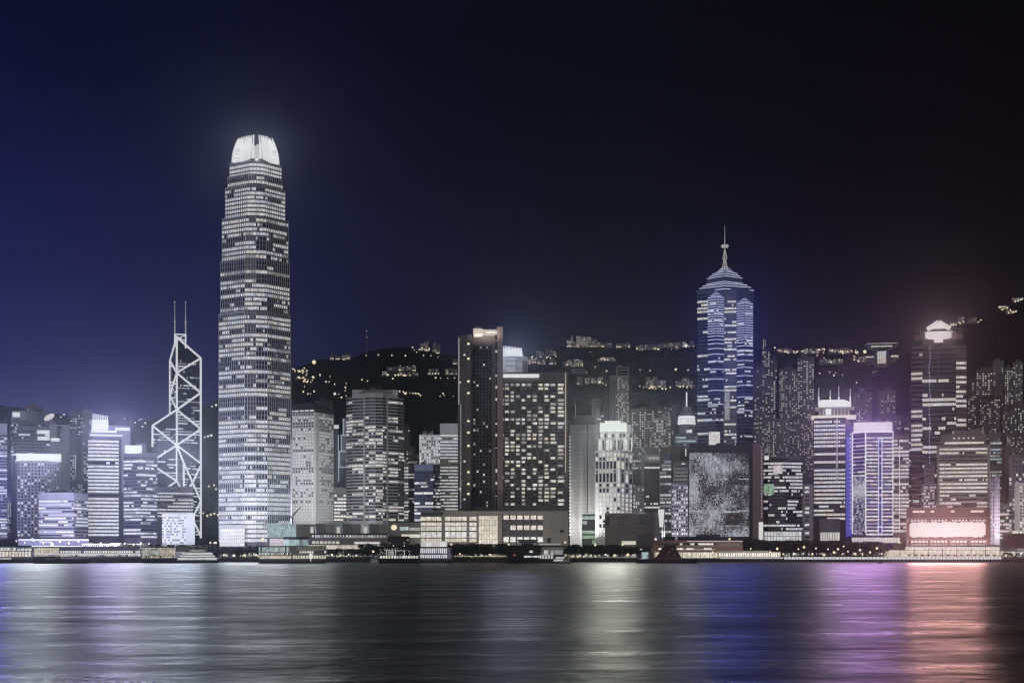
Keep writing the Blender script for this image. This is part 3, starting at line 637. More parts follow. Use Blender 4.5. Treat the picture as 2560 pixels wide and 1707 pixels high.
# ---- between the tallest tower and the twin hotel towers
def porthole_tower():
    B = Bld('office_tower', 'white tower of round porthole windows beside the tallest tower', 'building', sq(716, 789.5, 835, 1760, .9), 1760, 1030, ['white_wall'])
    pl = {}
    def disc(rad, mat):
        if (rad, mat) not in pl:
            mb = MB(); n = 10
            for yy in (-.12, .1):
                for k in range(n): an = 2 * math.pi * k / n; mb.v.append((rad * math.cos(an), yy, rad * math.sin(an)))
            for k in range(n): j = (k + 1) % n; mb.f.append((k, j, n + j, n + k)); mb.m.append(0)
            mb.f.append(tuple(range(n))); mb.f.append(tuple(range(2 * n - 1, n - 1, -1))); mb.m += [0, 0]
            pl[(rad, mat)] = mb.mesh('window', [mat])
        return pl[(rad, mat)]
    rows, pitch = 36, 7.55; rest = {}
    for row in range(rows):
        q = R.random(); p = 1.0 if q < .35 else (.75 if q < .6 else (.4 if q < .85 else .08))
        if row > 29: p = 1.0
        for fc, n, u0, u1 in ((B.faces[0], 10, .03, .93), (B.faces[1], 7, .17, .95)):
            for j in range(n):
                u = fc.w * (u0 + (u1 - u0) * (j + .5) / n); zc = B.z(1034.5 + row * pitch); rad = 1.02
                t_ = 'lit' if R.random() < p else 'glass'; x, y = fc.at(u, .0)
                if B.nwin < 300:
                    o = bpy.data.objects.new('window', disc(rad, t_)); sc.collection.objects.link(o); o.parent = B.root
                    o.location = (x - B.c.x, y - B.c.y, zc - B.z0); o.rotation_euler = (0, 0, fc.rz); B.nwin += 1
                else:
                    mb = rest.setdefault(t_, MB()); i = len(mb.v); A = fc.at(u, .12)
                    for k in range(10): an = 2 * math.pi * k / 10; mb.v.append((A[0] + fc.u.x * rad * math.cos(an), A[1] + fc.u.y * rad * math.cos(an), zc + rad * math.sin(an)))
                    mb.f.append(tuple(i + k for k in range(10))); mb.m.append(0)
    allm = MB(); mats = list(rest)
    for mi, k in enumerate(mats):
        base = len(allm.v); allm.v += rest[k].v; allm.f += [tuple(base + q for q in f) for f in rest[k].f]; allm.m += [mi] * len(rest[k].f)
    allm.build('small_windows', mats, B.root, True)
    for y in (1175, 1256): 
        for fc in B.faces: B.wall.fbox(fc, 0, fc.w, B.z(y + .7), B.z(y), -.2, .15)
    # louvred strip and sloping dark roof
    cen = sum(B.poly, Vector((0, 0))) / 4; ins = [cen + (p - cen) * .97 for p in B.poly]; top = [cen + (p - cen) * .72 for p in B.poly]
    mb = MB(); mb.prism(ins, B.z(1030), B.z(1022)); mb.build('roof_strip', 'dark_wall', B.root)
    for k in range(5): B.fpart('strip_lamp', B.faces[0], .12 + .17 * k, .24 + .17 * k, 1024, 1027, -1.5, .3, 'glow_white')
    mb = MB(); mb.prism(ins, B.z(1022), B.z(1006), 0, top); mb.build('roof', 'mid_metal', B.root)
    B.done()
porthole_tower()
B = office('office_tower', 'round-fronted twin-slab tower of grey bands and dark window ribbons', 'building', [(866, 22), (881, 9), (913, 0), (922, -4.5), (939, -7), (957, -4.5), (966, 0), (995, 9), (1010, 20)], 1760, 991, ['concrete', 'concrete'], 7.95, .56, 3.5, (.08, .30, .30), ('lit', 'lit', 'lit_dim', 'lit_warm'), y0=991, ybot=1306, mean=4, clutter=0, par=False)
B.box('roof_wall', 881, 995, 973, 986, 5, 26, 'concrete')
for fc in B.faces[1:7]: B.wall.fbox(fc, 0, fc.w, B.zt - .3, B.z(983), -.6, .6, 0)
for k in (2, 6): B.wall.fbox(B.faces[k - 1] if k == 2 else B.faces[6], 0 if k == 6 else B.faces[1].w - 2.2, 2.2 if k == 6 else B.faces[1].w, 3, B.zt + 3, -.3, .62, 0)
B.box('plant_room', 926, 942, 966, 974, 10, 20, 'grey_wall'); B.rod('antenna', 950, 960, 974, 12, .25, 'silver_metal'); B.done()
B = Bld('office_tower', 'slim blue-edged glass tower with a small pink sign, behind the porthole tower', 'building', [(833, 0), (847, 0)], 1900, 1086, ['glass_blue'])
B.fpart('edge_light', B.faces[0], .86, 1.0, 1086, 1215, .1, 1.0, 'edge_cool'); B.box('sign', 835, 847, 1062, 1071, -1, 0, 'sign_pink'); B.box('sign_post', 836, 846, 1071, 1087, 1, 4, 'mid_metal'); B.done()
B = Bld('office_tower', 'pale stepped tower outlined in cool light beside the round-fronted tower', 'building', [(857, 0), (868, 0)], 1890, 1046, ['silver_metal'])
for x0, x1, yt in ((852, 868, 1087), (848, 868, 1127), (845, 868, 1167)):
    B.box('setback', x0, x1, yt, 1300, -1.5 - (868 - x0) * .12, 10, 'silver_metal'); B.box('edge_light', x0, x0 + 1.8, yt, min(yt + 42, 1204), -2.6 - (868 - x0) * .12, -1.6 - (868 - x0) * .12, 'edge_cool'); B.box('edge_light', x0, 868, yt, yt + 1.6, -2.6 - (868 - x0) * .12, -1.6 - (868 - x0) * .12, 'edge_cool')
B.box('edge_light', 857, 859, 1046, 1087, -1, 0, 'edge_cool'); B.done()
B = office('office_block', 'squat dark block of warm lit windows between two towers', 'building', [(835, 0), (866, 0)], 1780, 1221, 'grey_wall', 8.6, .5, 7, (.4, .45, .1), ('lit_warm', 'lit'), y0=1232, ybot=1306, mean=2); B.done()
estate('dark stepped residential tower behind the porthole tower', 788, 832, 1000, 2120, 'estate_dark', .06, bays=3, ybot=1040)
estate('grey residential tower behind the round-fronted tower', 1006, 1026, 1066, 2100, 'estate_wall', .12, bays=1, ybot=1180)
estate('grey stepped block just right of the round-fronted tower', 1008, 1037, 1118, 2000, 'estate_pale', .3, bays=2, ybot=1290)
B = office('office_tower', 'pale glass strip tower touching the round-fronted tower', 'building', [(1006, 0), (1021, 0)], 1800, 1160, 'pale_concrete', 7.8, .55, 4, (.6, .3, .1), ('lit_cool', 'lit'), ybot=1300, clutter=0); B.done()
B = office('office_tower', 'grey banded mid-rise left of the dark glass block', 'building', [(1020, 0), (1050, 1)], 1850, 1138, 'concrete', 7.6, .5, 4, (.1, .3, .4), ('lit', 'lit_dim'), ybot=1290); B.done()
B = office('office_block', 'dark blue glass block with scattered lit floors in front of the white tower', 'building', sq(1036, 1083, 1101, 1730), 1730, 1162, ['steel_blue', 'dark_wall'], 8.4, .62, 3.5, (.12, .5, .3), ('lit_cool', 'lit', 'lit_cool_dim'), y0=1176, ybot=1300, dark='glass_blue', mean=3); B.done()
B = Bld('office_tower', 'white tower of square windows, flat roofed, left of the hotel', 'building', [(1048, 0), (1101, 0)], 1790, 1086, ['white_wall'])
B.panes(B.faces[0], 1089, 1166, 8.2, 9, .55, .6, .5, ('lit', 'lit_cool'), 'glass', cap=200); B.roof_clutter(3, 5, 'pale_concrete'); B.done()
B = office('office_tower', 'pale ribbon-window tower half hidden by the dark hotel tower', 'building', [(1100, 0), (1150, 0)], 1770, 1061, 'pale_concrete', 8.0, .42, 4, (.4, .4, .15), ('lit', 'lit_cool'), y0=1082, ybot=1272, clutter=0, mean=6); B.done()

# ---- hotel pair on their podium
def hotel():
    B = Bld('apartment_tower', 'tall dark slender tower with a dish on its curved stone top', 'building', [(1144.6, 3), (1178, 0), (1182, 5), (1206, 1.5), (1229, 3), (1257, 4)], 1600, 838, ['bronze_wall', 'dark_wall'])
    fs = B.faces
    B.panes(fs[0], 846, 1272, 8.6, 3, .45, .6, .12, ('lit', 'lit_warm'), 'glass_black', cap=300, colp=(.04, .05, .2))
    for f_, n in ((fs[2], 3), (fs[3], 3)): B.panes(f_, 862, 1272, 8.6, n, .55, .6, .14, ('lit_warm', 'lit', 'lit_dim'), 'glass_black', mi=1)
    B.fpart('window_slot', fs[4], .30, .62, 836, 1272, .02, .2, 'glass_black')
    for k in range(14): B.fpart('slot_lamp', fs[4], .34, .58, 846 + k * 30 + R.uniform(-6, 6), 850.5 + k * 30, .22, .3, 'lit_warm')
    B.box('side_pier', 1167, 1178, 838, 1274, -2.5, 2, 'bronze_wall')
    for k in range(13):
        if R.random() < .8: y = 862 + k * 31 + R.uniform(-6, 6); B.box('balcony_lamp', 1168, 1174, y, y + 5, -3.1, -2.55, 'lamp_warm')
    B.box('edge_light', 1146, 1148.4, 846, 1010, -.5, 2.6, 'dim_white'); B.box('edge_light', 1151, 1153, 1010, 1270, -.5, 2.6, 'lit_cool_dim')
    # curved crown wall, floodlit, and the pinkish right slab
    B.box('crown_wall', 1183, 1206, 820, 842, 2, 14, 'tan_wall'); B.box('crown_wall', 1206, 1245, 822, 838, 4, 14, 'tan_wall'); B.box('crown_lamp', 1186, 1206, 834, 840, 1.2, 2, 'flood_strip'); B.box('crown_lamp', 1216, 1242, 827, 831, 3, 4, 'flood_strip')
    B.box('right_slab', 1243, 1257.5, 817, 1274, -2.5, 16, 'pink_wall'); B.box('left_crown', 1148, 1168, 838, 848, 4, 16, 'dark_wall')
    p = B.pt(1196, 8); mb = MB(); mb.lathe(p, [(.5, B.z(820)), (.6, B.z(817)), (3.2, B.z(814.5)), (3.3, B.z(813.5)), (1.0, B.z(811.5))], 12); mb.build('dish', 'mid_metal', B.root)
    B.done()
    B = Bld('hotel', 'broad dark hotel slab gridded with warm room windows under a white sign', 'hotel', [(1246, 0), (1421, 0)], 1602, 930, ['bronze_wall', 'dark_wall'])
    f_ = B.faces[0]
    cols = [590, 628, 662, 697, 733, 767, 802, 840, 878, 917, 970]; px = lambda c: 1020 + c / 2.5286
    edges = [1248] + [(px(a) + px(c)) / 2 for a, c in zip(cols, cols[1:])] + [1413]
    # piers between bays, room windows recessed between them
    for e in edges: B.wall.fbox(f_, max(0, (e - 1246.2 - 1.6) * B.m), min(f_.w, (e - 1246 + 1.6) * B.m), B.z(1268), B.z(955), -.2, .6, 0)
    n = 32; pitch = 9.62
    for k in range(n):
        y = 957 + k * pitch; B.wall.fbox(f_, 0, f_.w, B.z(y + 1.4), B.z(y - 1.6), -.2, .45, 1)
        for j, c in enumerate(cols):
            a, d = (edges[j] - 1246 + 1.6) * B.m, (edges[j + 1] - 1246 - 1.6) * B.m
            fr = R.choice((.74, .86, .95)); d2 = a + (d - a) * fr; p = .58 if k else .95
            if j in (3, 5) and k: p = .42
            t_ = R.choice(('lit_warm', 'lit_warm', 'lit_yellow', 'lit', 'lit_dim', 'lit_dim')) if R.random() < p else 'glass_black'
            mb = MB(); zc0, zc1 = B.z(y + 7.6), B.z(y + 1.6)
            if B.nwin < 300:
                key = ('h', round(d2 - a, 2), t_)
                if key not in PANE: q = MB(); q.box(-(d2 - a) / 2, (d2 - a) / 2, -.08, .06, -(zc1 - zc0) / 2, (zc1 - zc0) / 2); PANE[key] = q.mesh('window', [t_])
                o = bpy.data.objects.new('window', PANE[key]); sc.collection.objects.link(o); o.parent = B.root; x, yv = f_.at((a + d2) / 2, 0)
                o.location = (x - B.c.x, yv - B.c.y, (zc0 + zc1) / 2 - 3); o.rotation_euler = (0, 0, f_.rz); B.nwin += 1
            else:
                if not hasattr(B, 'rm'): B.rm = []
                if t_ not in B.rm: B.rm.append(t_)
                A, D = f_.at(a, .06), f_.at(d2, .06); B.rest.quad((*A, zc0), (*D, zc0), (*D, zc1), (*A, zc1), B.rm.index(t_))
    B.box('sign', 1250.6, 1347.5, 935, 944, -1.4, -.2, 'glow_white'); B.box('sign_backing', 1249, 1351, 933, 953, -.2, .0 + .6, 'grey_wall')
    B.box('right_pier', 1411, 1421, 930, 1276, -1.2, .2, 'bronze_wall'); B.fins(B.faces, 1268, 1276, 4, .4, .5, 'dark_wall'); B.box('dark_storey', 1246, 1413, 1264, 1276, -.9, -.6, 'glass_black')
    B.rod('corner_light', 1414, 932, 1180, -1.6, .22, 'lamp_warm'); B.done()
    # podium
    B = Bld('podium', 'long stone podium with floors of warm lit glass under the hotel towers', 'building', [(1052, 0), (1421, -2)], 1560, 1277, ['stone_wall', 'grey_wall'], 45)
    f_ = B.faces[0]; u = lambda p: (p - 1052) / 369.0
    B.fpart('roof_band', f_, u(1110), 1.0, 1277, 1285, -.2, .9, 'stone_wall'); B.fpart('louvre_band', f_, 0, u(1109), 1280, 1290, .0, .5, 'glass_black')
    for x0, x1 in ((1052, 1105), (1113, 1168), (1174, 1193)):
        n = 4 if x1 - x0 > 30 else 1
        for yt, yb, t_ in ((1291, 1301, 'lit_warm'), (1305, 1314, 'lit_warm'), (1316, 1326, 'lit_warm'), (1329, 1343, 'lit'), (1345, 1354, 'lit_yellow')):
            for k in range(n):
                a, c = x0 + (x1 - x0) * k / n, x0 + (x1 - x0) * (k + 1) / n - 1.2
                o = B.fpart('window', f_, u(a), u(c), yt, yb, -.1, .12, t_)
        B.fpart('floor_slabs', f_, u(x0), u(x1), 1302, 1304.4, .0, .5, 'dark_wall'); B.fpart('floor_slabs', f_, u(x0), u(x1), 1326.6, 1328.6, 0, .5, 'dark_wall'); B.fpart('floor_slabs', f_, u(x0), u(x1), 1343.2, 1345, 0, .5, 'dark_wall')
    for x in (1108.5, 1170.8, 1195): B.fpart('pier', f_, u(x - 2.3), u(x + 2.3), 1286, 1361, -.1, 1.0, 'stone_wall')
    for i in range(7):
        for j in range(6): B.fpart('atrium_pane', f_, u(1197.5 + i * 6.8), u(1203.7 + i * 6.8), 1289 + j * 11.7, 1300 + j * 11.7, -.1, .15, R.choice(('lit_yellow', 'lit_yellow', 'lit_warm')))
    B.fpart('pier', f_, u(1246), u(1256), 1286, 1361, -.1, 1.0, 'stone_wall')
    for k in range(6):
        a = 1258 + k * 17
        for yt, yb, t_ in ((1288, 1298, 'lit_warm'), (1299, 1312, 'glass'), (1313, 1324, 'lit_warm'), (1326, 1340, 'glass'), (1342, 1354, 'lit')): B.fpart('window', f_, u(a + 1.2), u(a + 14.5), yt, yb, -.1, .12, t_ if not (k == 0 and yt == 1313) else 'glass')
        B.fpart('pier', f_, u(a - 1.2), u(a + .8), 1286, 1361, -.1, .8, 'black_metal')
    B.fpart('floor_slabs', f_, u(1258), u(1360), 1324.3, 1325.7, 0, .45, 'black_metal'); B.fpart('vent', f_, u(1400), u(1410), 1323, 1331, .0, .12, 'glass_black')
    for k in range(12): B.fpart('panel_joint', f_, u(1363 + k * 4.8), u(1363.4 + k * 4.8), 1287, 1360, .0, .07, 'grey_wall')
    B.done()
hotel()
def small_crown():
    B = Bld('skyscraper', 'top of a second finned glowing crown peeking out between the hotel towers', 'skyscraper', [(1225, 6), (1288, 0), (1318, 8)], 1850, 890, ['silver_metal', 'silver_metal'], core=True)
    B.ribbon(B.faces, 892, 960, 6.0, .55, 3.2, (.9, .1, 0), ('lit_cool', 'lit_cool', 'lit_cool_dim'), dark='glass_lilac', proud=.3); B.fins(B.faces, 890, 960, 3.4, .35, .6)
    B.trap('crown_core', (1240, 1308), (1244, 1304), 890, 870, 4, 30, 'crown_glow')
    for k in range(17):
        x = 1242 + k * 3.9; B.trap('crown_fin', (x, x + 2.2), (x - (x - 1274) * .07, x + 1.8 - (x - 1274) * .07), 890, 864 + abs(k - 5) * .45, 2.5, 4, 'glow_white')  # fins glow by themselves in place of floodlight
    B.box('setback', 1306, 1318, 902, 960, 2, 20, 'mid_metal'); B.done()
small_crown()

# ---- right of the hotel
B = Bld('office_tower', 'blank pale slab with one dark vertical groove and a line of edge lights', 'building', [(1425, 0), (1469, 0), (1496, 0)], 1660, 1061, ['pale_concrete'], 30, core=True)
B.box('groove', 1467.6, 1470.6, 1062, 1345, -.12, .1, 'dark_wall')
for k in range(26): B.box('panel_joint', 1429, 1496, 1072 + k * 10.4, 1072.5 + k * 10.4, -.07, .0, 'grey_wall')
for k in range(30): B.box('edge_lamp', 1423, 1426, 1090 + k * 8.4, 1094 + k * 8.4, -.6, .6, 'lit')
B.box('roof_terrace', 1430, 1483, 1037, 1062, 6, 24, 'mid_metal')
for k in range(5): B.box('terrace_rail', 1430, 1483, 1039 + 4.4 * k, 1040.2 + 4.4 * k, 5.2, 5.6, 'concrete')
B.rod('flag_mast', 1439, 1007, 1046, 6, .35, 'dim_white'); B.done()
def deco():
    B = Bld('office_tower', 'white floodlit setback tower of tall window bays under a green-white crown', 'building', sq(1488, 1551, 1581, 1620, .55), 1620, 1125, ['white_wall'])
    f0, f1 = B.faces
    segs = [(1131, 1140, 1), (1142.5, 1150, 0), (1153, 1171, 2), (1175, 1179, 1), (1182, 1204, 2), (1208, 1216, 1), (1219.5, 1230, 1), (1233, 1241, 1), (1244, 1253, 1), (1256, 1264, 1), (1267, 1274, 1), (1277, 1284, 1), (1287, 1296, 1), (1299, 1306, 1), (1309, 1318, 0), (1322, 1331, 0), (1334, 1342, 0)]
    for fc, n in ((f0, 7), (f1, 3)):
        prev = 1125
        for y0, y1, kind in segs:
            B.wall.fbox(fc, 0, fc.w, B.z(y0), B.z(prev), -.2, .5, 0); prev = y1
            for j in range(n):
                t_ = 'glass' if (kind == 2 and R.random() < .85) or (kind == 0 and R.random() < .5) else R.choice(('lit', 'lit', 'lit_warm', 'lit_cool')); w_ = fc.w / n
                if kind == 1 and R.random() < .12: t_ = 'glass'
                m = MB(); m.fbox(fc, (j + .18) * w_, (j + .82) * w_, B.z(y1), B.z(y0), -.1, .1); m.build('window', t_, B.root)
        B.wall.fbox(fc, 0, fc.w, 3, B.z(prev), -.2, .5, 0)
        for j in range(n + 1): c = fc.w * j / n; B.wall.fbox(fc, max(0, c - .18 * fc.w / n), min(fc.w, c + .18 * fc.w / n), 3, B.z(1126), -.2, .56, 0)
    # setbacks
    for x0, x1, yt, yb, d in ((1494, 1580, 1094, 1126, 3), (1499, 1575, 1078, 1095, 6)):
        B.box('setback', x0, x1, yt, yb, d, d + 26, 'white_wall'); n = int((x1 - x0) / 9)
        for j in range(n):
            B.box('window', x0 + 2.5 + j * (x1 - x0) / n, x0 + 7 + j * (x1 - x0) / n, yt + 5, yb - 3, d - .15, d + .2, R.choice(('glass', 'lit', 'lit')))
            B.box('pilaster', x0 + 8.0 + j * (x1 - x0) / n, x0 + 9.8 + j * (x1 - x0) / n, yt, yb, d - .9, d, 'sign_green' if j % 2 == 0 else 'white_wall')
    B.box('crown_sign', 1499.5, 1567, 1055, 1075, 7, 26, 'sign_green'); B.box('crown_block', 1512, 1552, 1050, 1056, 9, 24, 'sign_green'); B.box('crown_wing', 1567, 1578, 1060, 1080, 9, 26, 'white_wall')
    B.done()
deco()
B = Bld('apartment_tower', 'tall slim apartment tower with a frame top standing alone on the hillside', 'building', [(1524, 4), (1539, 0), (1572, 0)], 2150, 938, ['estate_pale', 'estate_pale'])
B.panes(B.faces[1], 941, 1075, 5.6, 7, .55, .5, .3, ('lit_warm', 'lit', 'lit_dim'), 'glass', grid=False, cap=0, colp=(.1, .75, .25, .8, .2, .15, .55)); B.panes(B.faces[0], 945, 1075, 5.6, 2, .4, .5, .03, ('lit_dim',), 'glass', grid=False, cap=0)
for x in (1542, 1571): B.box('roof_frame', x - 1.6, x + 1.6, 916, 939, 1, 12, 'estate_pale')
for y in (917, 924, 931): B.box('roof_frame', 1542, 1572, y, y + 2.0, .5, 13, 'estate_pale')
B.box('lift_house', 1543, 1556, 912, 918, 3, 10, 'estate_pale'); B.done()
B = Bld('apartment_tower', 'round-topped residential tower with stacked balconies left of the slim tower', 'building', [(1473, 4), (1479, 0), (1503, 0), (1508, 4)], 2100, 1003, ['estate_pale'])
[B.ribbon([fc], 1010, 1070, 5.2, .5, 3, (0, .1, .3), ('lit_warm',), proud=1.6) for fc in (B.faces[0], B.faces[2])]; B.fpart('glass_front', B.faces[1], .18, .86, 1014, 1066, 0, .4, 'glass_blue'); B.fpart('mullion', B.faces[1], .5, .56, 1004, 1066, 0, .8, 'estate_pale')
mb = MB(); mb.lathe(B.pt(1491, 12), [(9, B.z(1003)), (9, B.z(999)), (4, B.z(995)), (1, B.z(993))], 14); mb.build('dome', 'estate_pale', B.root); B.box('lit_floor', 1492, 1502, 1046, 1049, -.7, -.1, 'lit'); B.done()
estate('long apartment slab with two roof huts below the dark hillside', 1577, 1676, 1021, 2120, 'estate_wall', .55, bays=5, ybot=1170, tint=('lit_warm', 'lit', 'lit_dim'))
estate('grey square-windowed block in front of the long apartment slab', 1612, 1636, 1054, 1980, 'estate_pale', .45, bays=1, ybot=1135, pw=6)
B = Bld('office_block', 'pale grid-windowed block right of the grey square-windowed block', 'building', [(1634, 0), (1677, 0)], 1990, 1045, ['concrete']); B.panes(B.faces[0], 1047, 1130, 8, 7, .62, .55, .5, ('lit_warm', 'lit', 'lit_dim'), 'glass', cap=80); B.roof_clutter(2, 8, 'concrete'); B.done()
estate('dim apartment tower behind the drum-sign tower', 1658, 1690, 1011, 2170, 'estate_dark', .18, bays=2, ybot=1120)
B = Bld('office_tower', 'tower with a glowing ringed drum sign and a lit spire', 'building', [(1688, 4), (1694, 0), (1738, 0), (1744, 4)], 1850, 1084, ['steel_blue', 'mid_metal'])
B.ribbon(B.faces, 1088, 1128, 8.5, .55, 4, (.1, .4, .4), ('lit_teal', 'lit_dim'), dark='glass_blue', mi=1)
c = B.pt(1716.5, 16); mb = MB(); mb.lathe(c, [(9, B.z(1085)), (9.4, B.z(1062))], 18); mb.build('drum_base', 'mid_metal', B.root)
for k, (a, b_) in enumerate(((1059, 1053), (1051.8, 1046), (1044.8, 1038))): mb = MB(); mb.lathe(c, [(10.6 - .3 * k, B.z(a)), (10.6 - .3 * k, B.z(b_))], 20); mb.build('drum_sign', 'glow_white', B.root)
mb = MB(); mb.lathe(c, [(9.8, B.z(1059.5)), (9.8, B.z(1037)), (8, B.z(1031)), (5.5, B.z(1024)), (5, B.z(1017)), (1.2, B.z(1013))], 16); mb.build('drum_roof', 'mid_metal', B.root)
mb = MB(); mb.tube((*c, B.z(1016)), (*c, B.z(977)), .95, .8, 8); mb.build('spire', 'glow_white', B.root); B.box('lit_floor', 1716, 1730, 1074, 1082, -.8, 0, 'lit'); B.done()
B = Bld('office_block', 'block with a black glass front crossed by a few bright floors', 'building', [(1602, 1), (1612, 0), (1650, 0)], 1700, 1135, ['concrete', 'dark_wall'], 20)
B.box('roof_floor', 1622, 1648, 1141, 1148, -.8, 0, 'lit_dim'); B.box('plant_room', 1616, 1645, 1118, 1136, 5, 16, 'estate_pale')
for k in range(14): 
    mb = MB(); np_ = 10; st = B.runs(np_, R.choice((0, 0, .3, .5, 1)), ('lit', 'lit_warm'), 3); fc = Face(B.pt(1611, -.3), B.pt(1649, -.3))
    for j in range(np_): A, D = fc.at((j + .06) * fc.w / np_, .1), fc.at((j + .94) * fc.w / np_, .1); mb.quad((*A, B.z(1162 + k * 9)), (*D, B.z(1162 + k * 9)), (*D, B.z(1157.5 + k * 9)), (*A, B.z(1157.5 + k * 9)), 1 if st[j] else 0)
    mb.build('window_band', ['glass_black', 'lit'], B.root)
B.box('black_glass', 1611, 1649, 1156, 1282, -.32, .0, 'glass_black'); B.done()
B = office('office_tower', 'narrow grey glass tower with a brown roof box right of the black glass front', 'building', [(1650, 0), (1678, 0)], 1720, 1134, ['steel_blue', 'mid_metal'], 9.2, .6, 3, (.2, .5, .2), ('lit_pink', 'lit', 'lit_cool_dim'), ybot=1335, dark='glass_blue', clutter=0); B.box('roof_box', 1651, 1677, 1116, 1135, 1, 18, 'brown_board'); B.done()
B = Bld('office_block', 'dark wedge-roofed block in front of the blue-lit skyscraper', 'building', [(1678, 0), (1742, 2)], 1790, 1112, ['grey_wall']); B.box('roof_wall', 1700, 1738, 1122, 1150, -1.2, .0, 'dark_wall'); B.box('stair_lamp', 1713, 1716, 1122, 1140, -1.5, -1.3, 'lit'); B.done()
B = Bld('office_block', 'grey block with seven columns of small square windows and a stepped top', 'building', [(1679, 0), (1720, 0)], 1610, 1208, ['lilac_wall', 'concrete'])
B.panes(B.faces[0], 1211, 1338, 9.6, 7, .62, .5, .42, ('lit_cool', 'lit', 'lit_pink'), 'glass_black', cap=200); B.box('upper_block', 1684, 1719, 1168, 1209, 3, 18, 'concrete'); B.box('roof_house', 1684, 1719, 1155, 1169, 5, 16, 'grey_wall')
for k in range(4): B.box('window', 1685, 1717, 1173 + k * 9.4, 1177 + k * 9.4, 2.85, 3.1, 'glass')
B.box('roof_lamp', 1704, 1713, 1157, 1160, 4.7, 5, 'lit'); B.done()
B = office('office_tower', 'teal-lit glass strip tower behind the white setback tower', 'building', [(1580, 0), (1604, 0)], 1760, 1124, ['glass_green', 'dark_wall'], 8.8, .6, 4, (.0, .3, .4), ('lit_teal', 'lit_dim'), ybot=1220, dark='glass_green', clutter=0); B.done()
B = Bld('office_block', 'small grid-windowed block between the setback tower and the black glass front', 'building', [(1583, 0), (1610, 0)], 1650, 1214, ['grey_wall']); B.panes(B.faces[0], 1217, 1290, 8.6, 5, .6, .6, .35, ('lit', 'lit_cool'), 'glass', cap=60); B.done()
B = Bld('podium', 'low grey tiled stone block with dark recessed windows and rooftop plants', 'building', [(1512, 0), (1637, 1)], 1540, 1284, ['stone_wall', 'grey_wall']); f_ = B.faces[0]
for k in range(17): B.fpart('panel_joint', f_, .05 + k * .055, .0525 + k * .055, 1287, 1358, .0, .08, 'dark_wall')
for k in range(5): B.fpart('panel_joint', f_, .08, .98, 1296 + 12 * k, 1296.5 + 12 * k, .0, .1, 'dark_wall')
for k in range(4): B.fpart('window', f_, .25, .40, 1292 + 9 * k, 1295 + 9 * k, .0, .14, 'glass_black')
B.fpart('louvre_panel', f_, .69, .87, 1287, 1311, 0, .15, 'glass_black'); B.fpart('left_bay', f_, .0, .09, 1289, 1313, 0, .5, 'dark_wall'); B.fpart('coping', f_, 0, 1, 1282, 1285, -.3, .5, 'concrete'); B.fpart('entrance', f_, .34, .62, 1352, 1361, .0, .3, 'sign_warm'); B.done()
B = Bld('kiosk', 'green glass pavilion with two bright roof lines between the blank slab and setback tower', 'building', [(1455, 0), (1488, 0)], 1545, 1283, ['glass_green']); B.ribbon(B.faces, 1286, 1356, 12, .7, 4, (.1, .4, .3), ('lit_teal', 'lit_green'), dark='glass_green'); B.box('light_strip', 1453, 1489, 1282.5, 1284.5, -1, 0, 'flood_strip'); B.box('light_strip', 1453, 1489, 1327, 1329, -1, -.5, 'flood_strip'); B.done()
def led_block():
    B = Bld('office_block', 'wide block faced with a glittering screen of tiny white lights', 'building', [(1722, 0), (1881, 3)], 1600, 1113, ['dark_wall', 'dark_roof'], 30)
    f_ = B.faces[0]; nx, nz = 76, 88; mats = ['glass', 'led', 'led_blue', 'led_dim']
    W = f_.w * .955; mb = MB(); zt, zb = B.z(1132), B.z(1341); pw, ph = W / nx, (zt - zb) / nz
    rowlit = [R.random() > .9 for _ in range(nz)]; on = [0] * nx
    for k in range(nz):
        for j in range(nx):
            x, y = j / nx, k / nz
            d = .34 + 1.3 * noise.noise(Vector((x * 2.6, y * 3.4, 2))) + .5 * noise.noise(Vector((x * 7, y * 9, 5)))
            d += .75 * max(0, 1 - x * 1.4) * max(0, 1 - y * 1.5) + (.35 if y > .86 else 0) - (.45 if x > .60 and y < .38 else 0)
            if R.random() < .55: on[j] = R.random() < d * .8
            q = R.random(); mi = (1 if q < .45 + .5 * d else 3) if on[j] else (3 if q < .25 + d * .8 else 0)
            if rowlit[k] and k > 20 and (noise.noise(Vector((x * 5, k, 1))) > -.05): mi = 1
            if mi == 1 and q < .10: mi = 2
            A, D = f_.at(.6 + j * pw + .14 * pw, .12), f_.at(.6 + (j + .86) * pw, .12)
            mb.quad((*A, zt - (k + .85) * ph), (*D, zt - (k + .85) * ph), (*D, zt - (k + .15) * ph), (*A, zt - (k + .15) * ph), mi)
    mb.build('light_screen', mats, B.root, True)
    B.box('right_slab', 1882, 1908, 1111, 1352, -3, 26, 'pink_wall'); B.box('dark_reveal', 1873, 1882, 1113, 1352, -1.6, 4, 'black_metal'); B.box('slab_lamp', 1897, 1908, 1305, 1352, -4, -3.05, 'glow_white')
    for k in range(22): B.box('edge_lamp', 1903.6, 1905.2, 1118 + k * 8.2, 1122 + k * 8.2, -3.2, -3.02, 'lit_pink')
    for a, c in ((1726, 1742), (1758, 1768), (1790, 1812), (1840, 1870)): B.box('plant_room', a, c, 1107, 1114, 6, 20, 'dark_roof')
    B.done()
led_block()
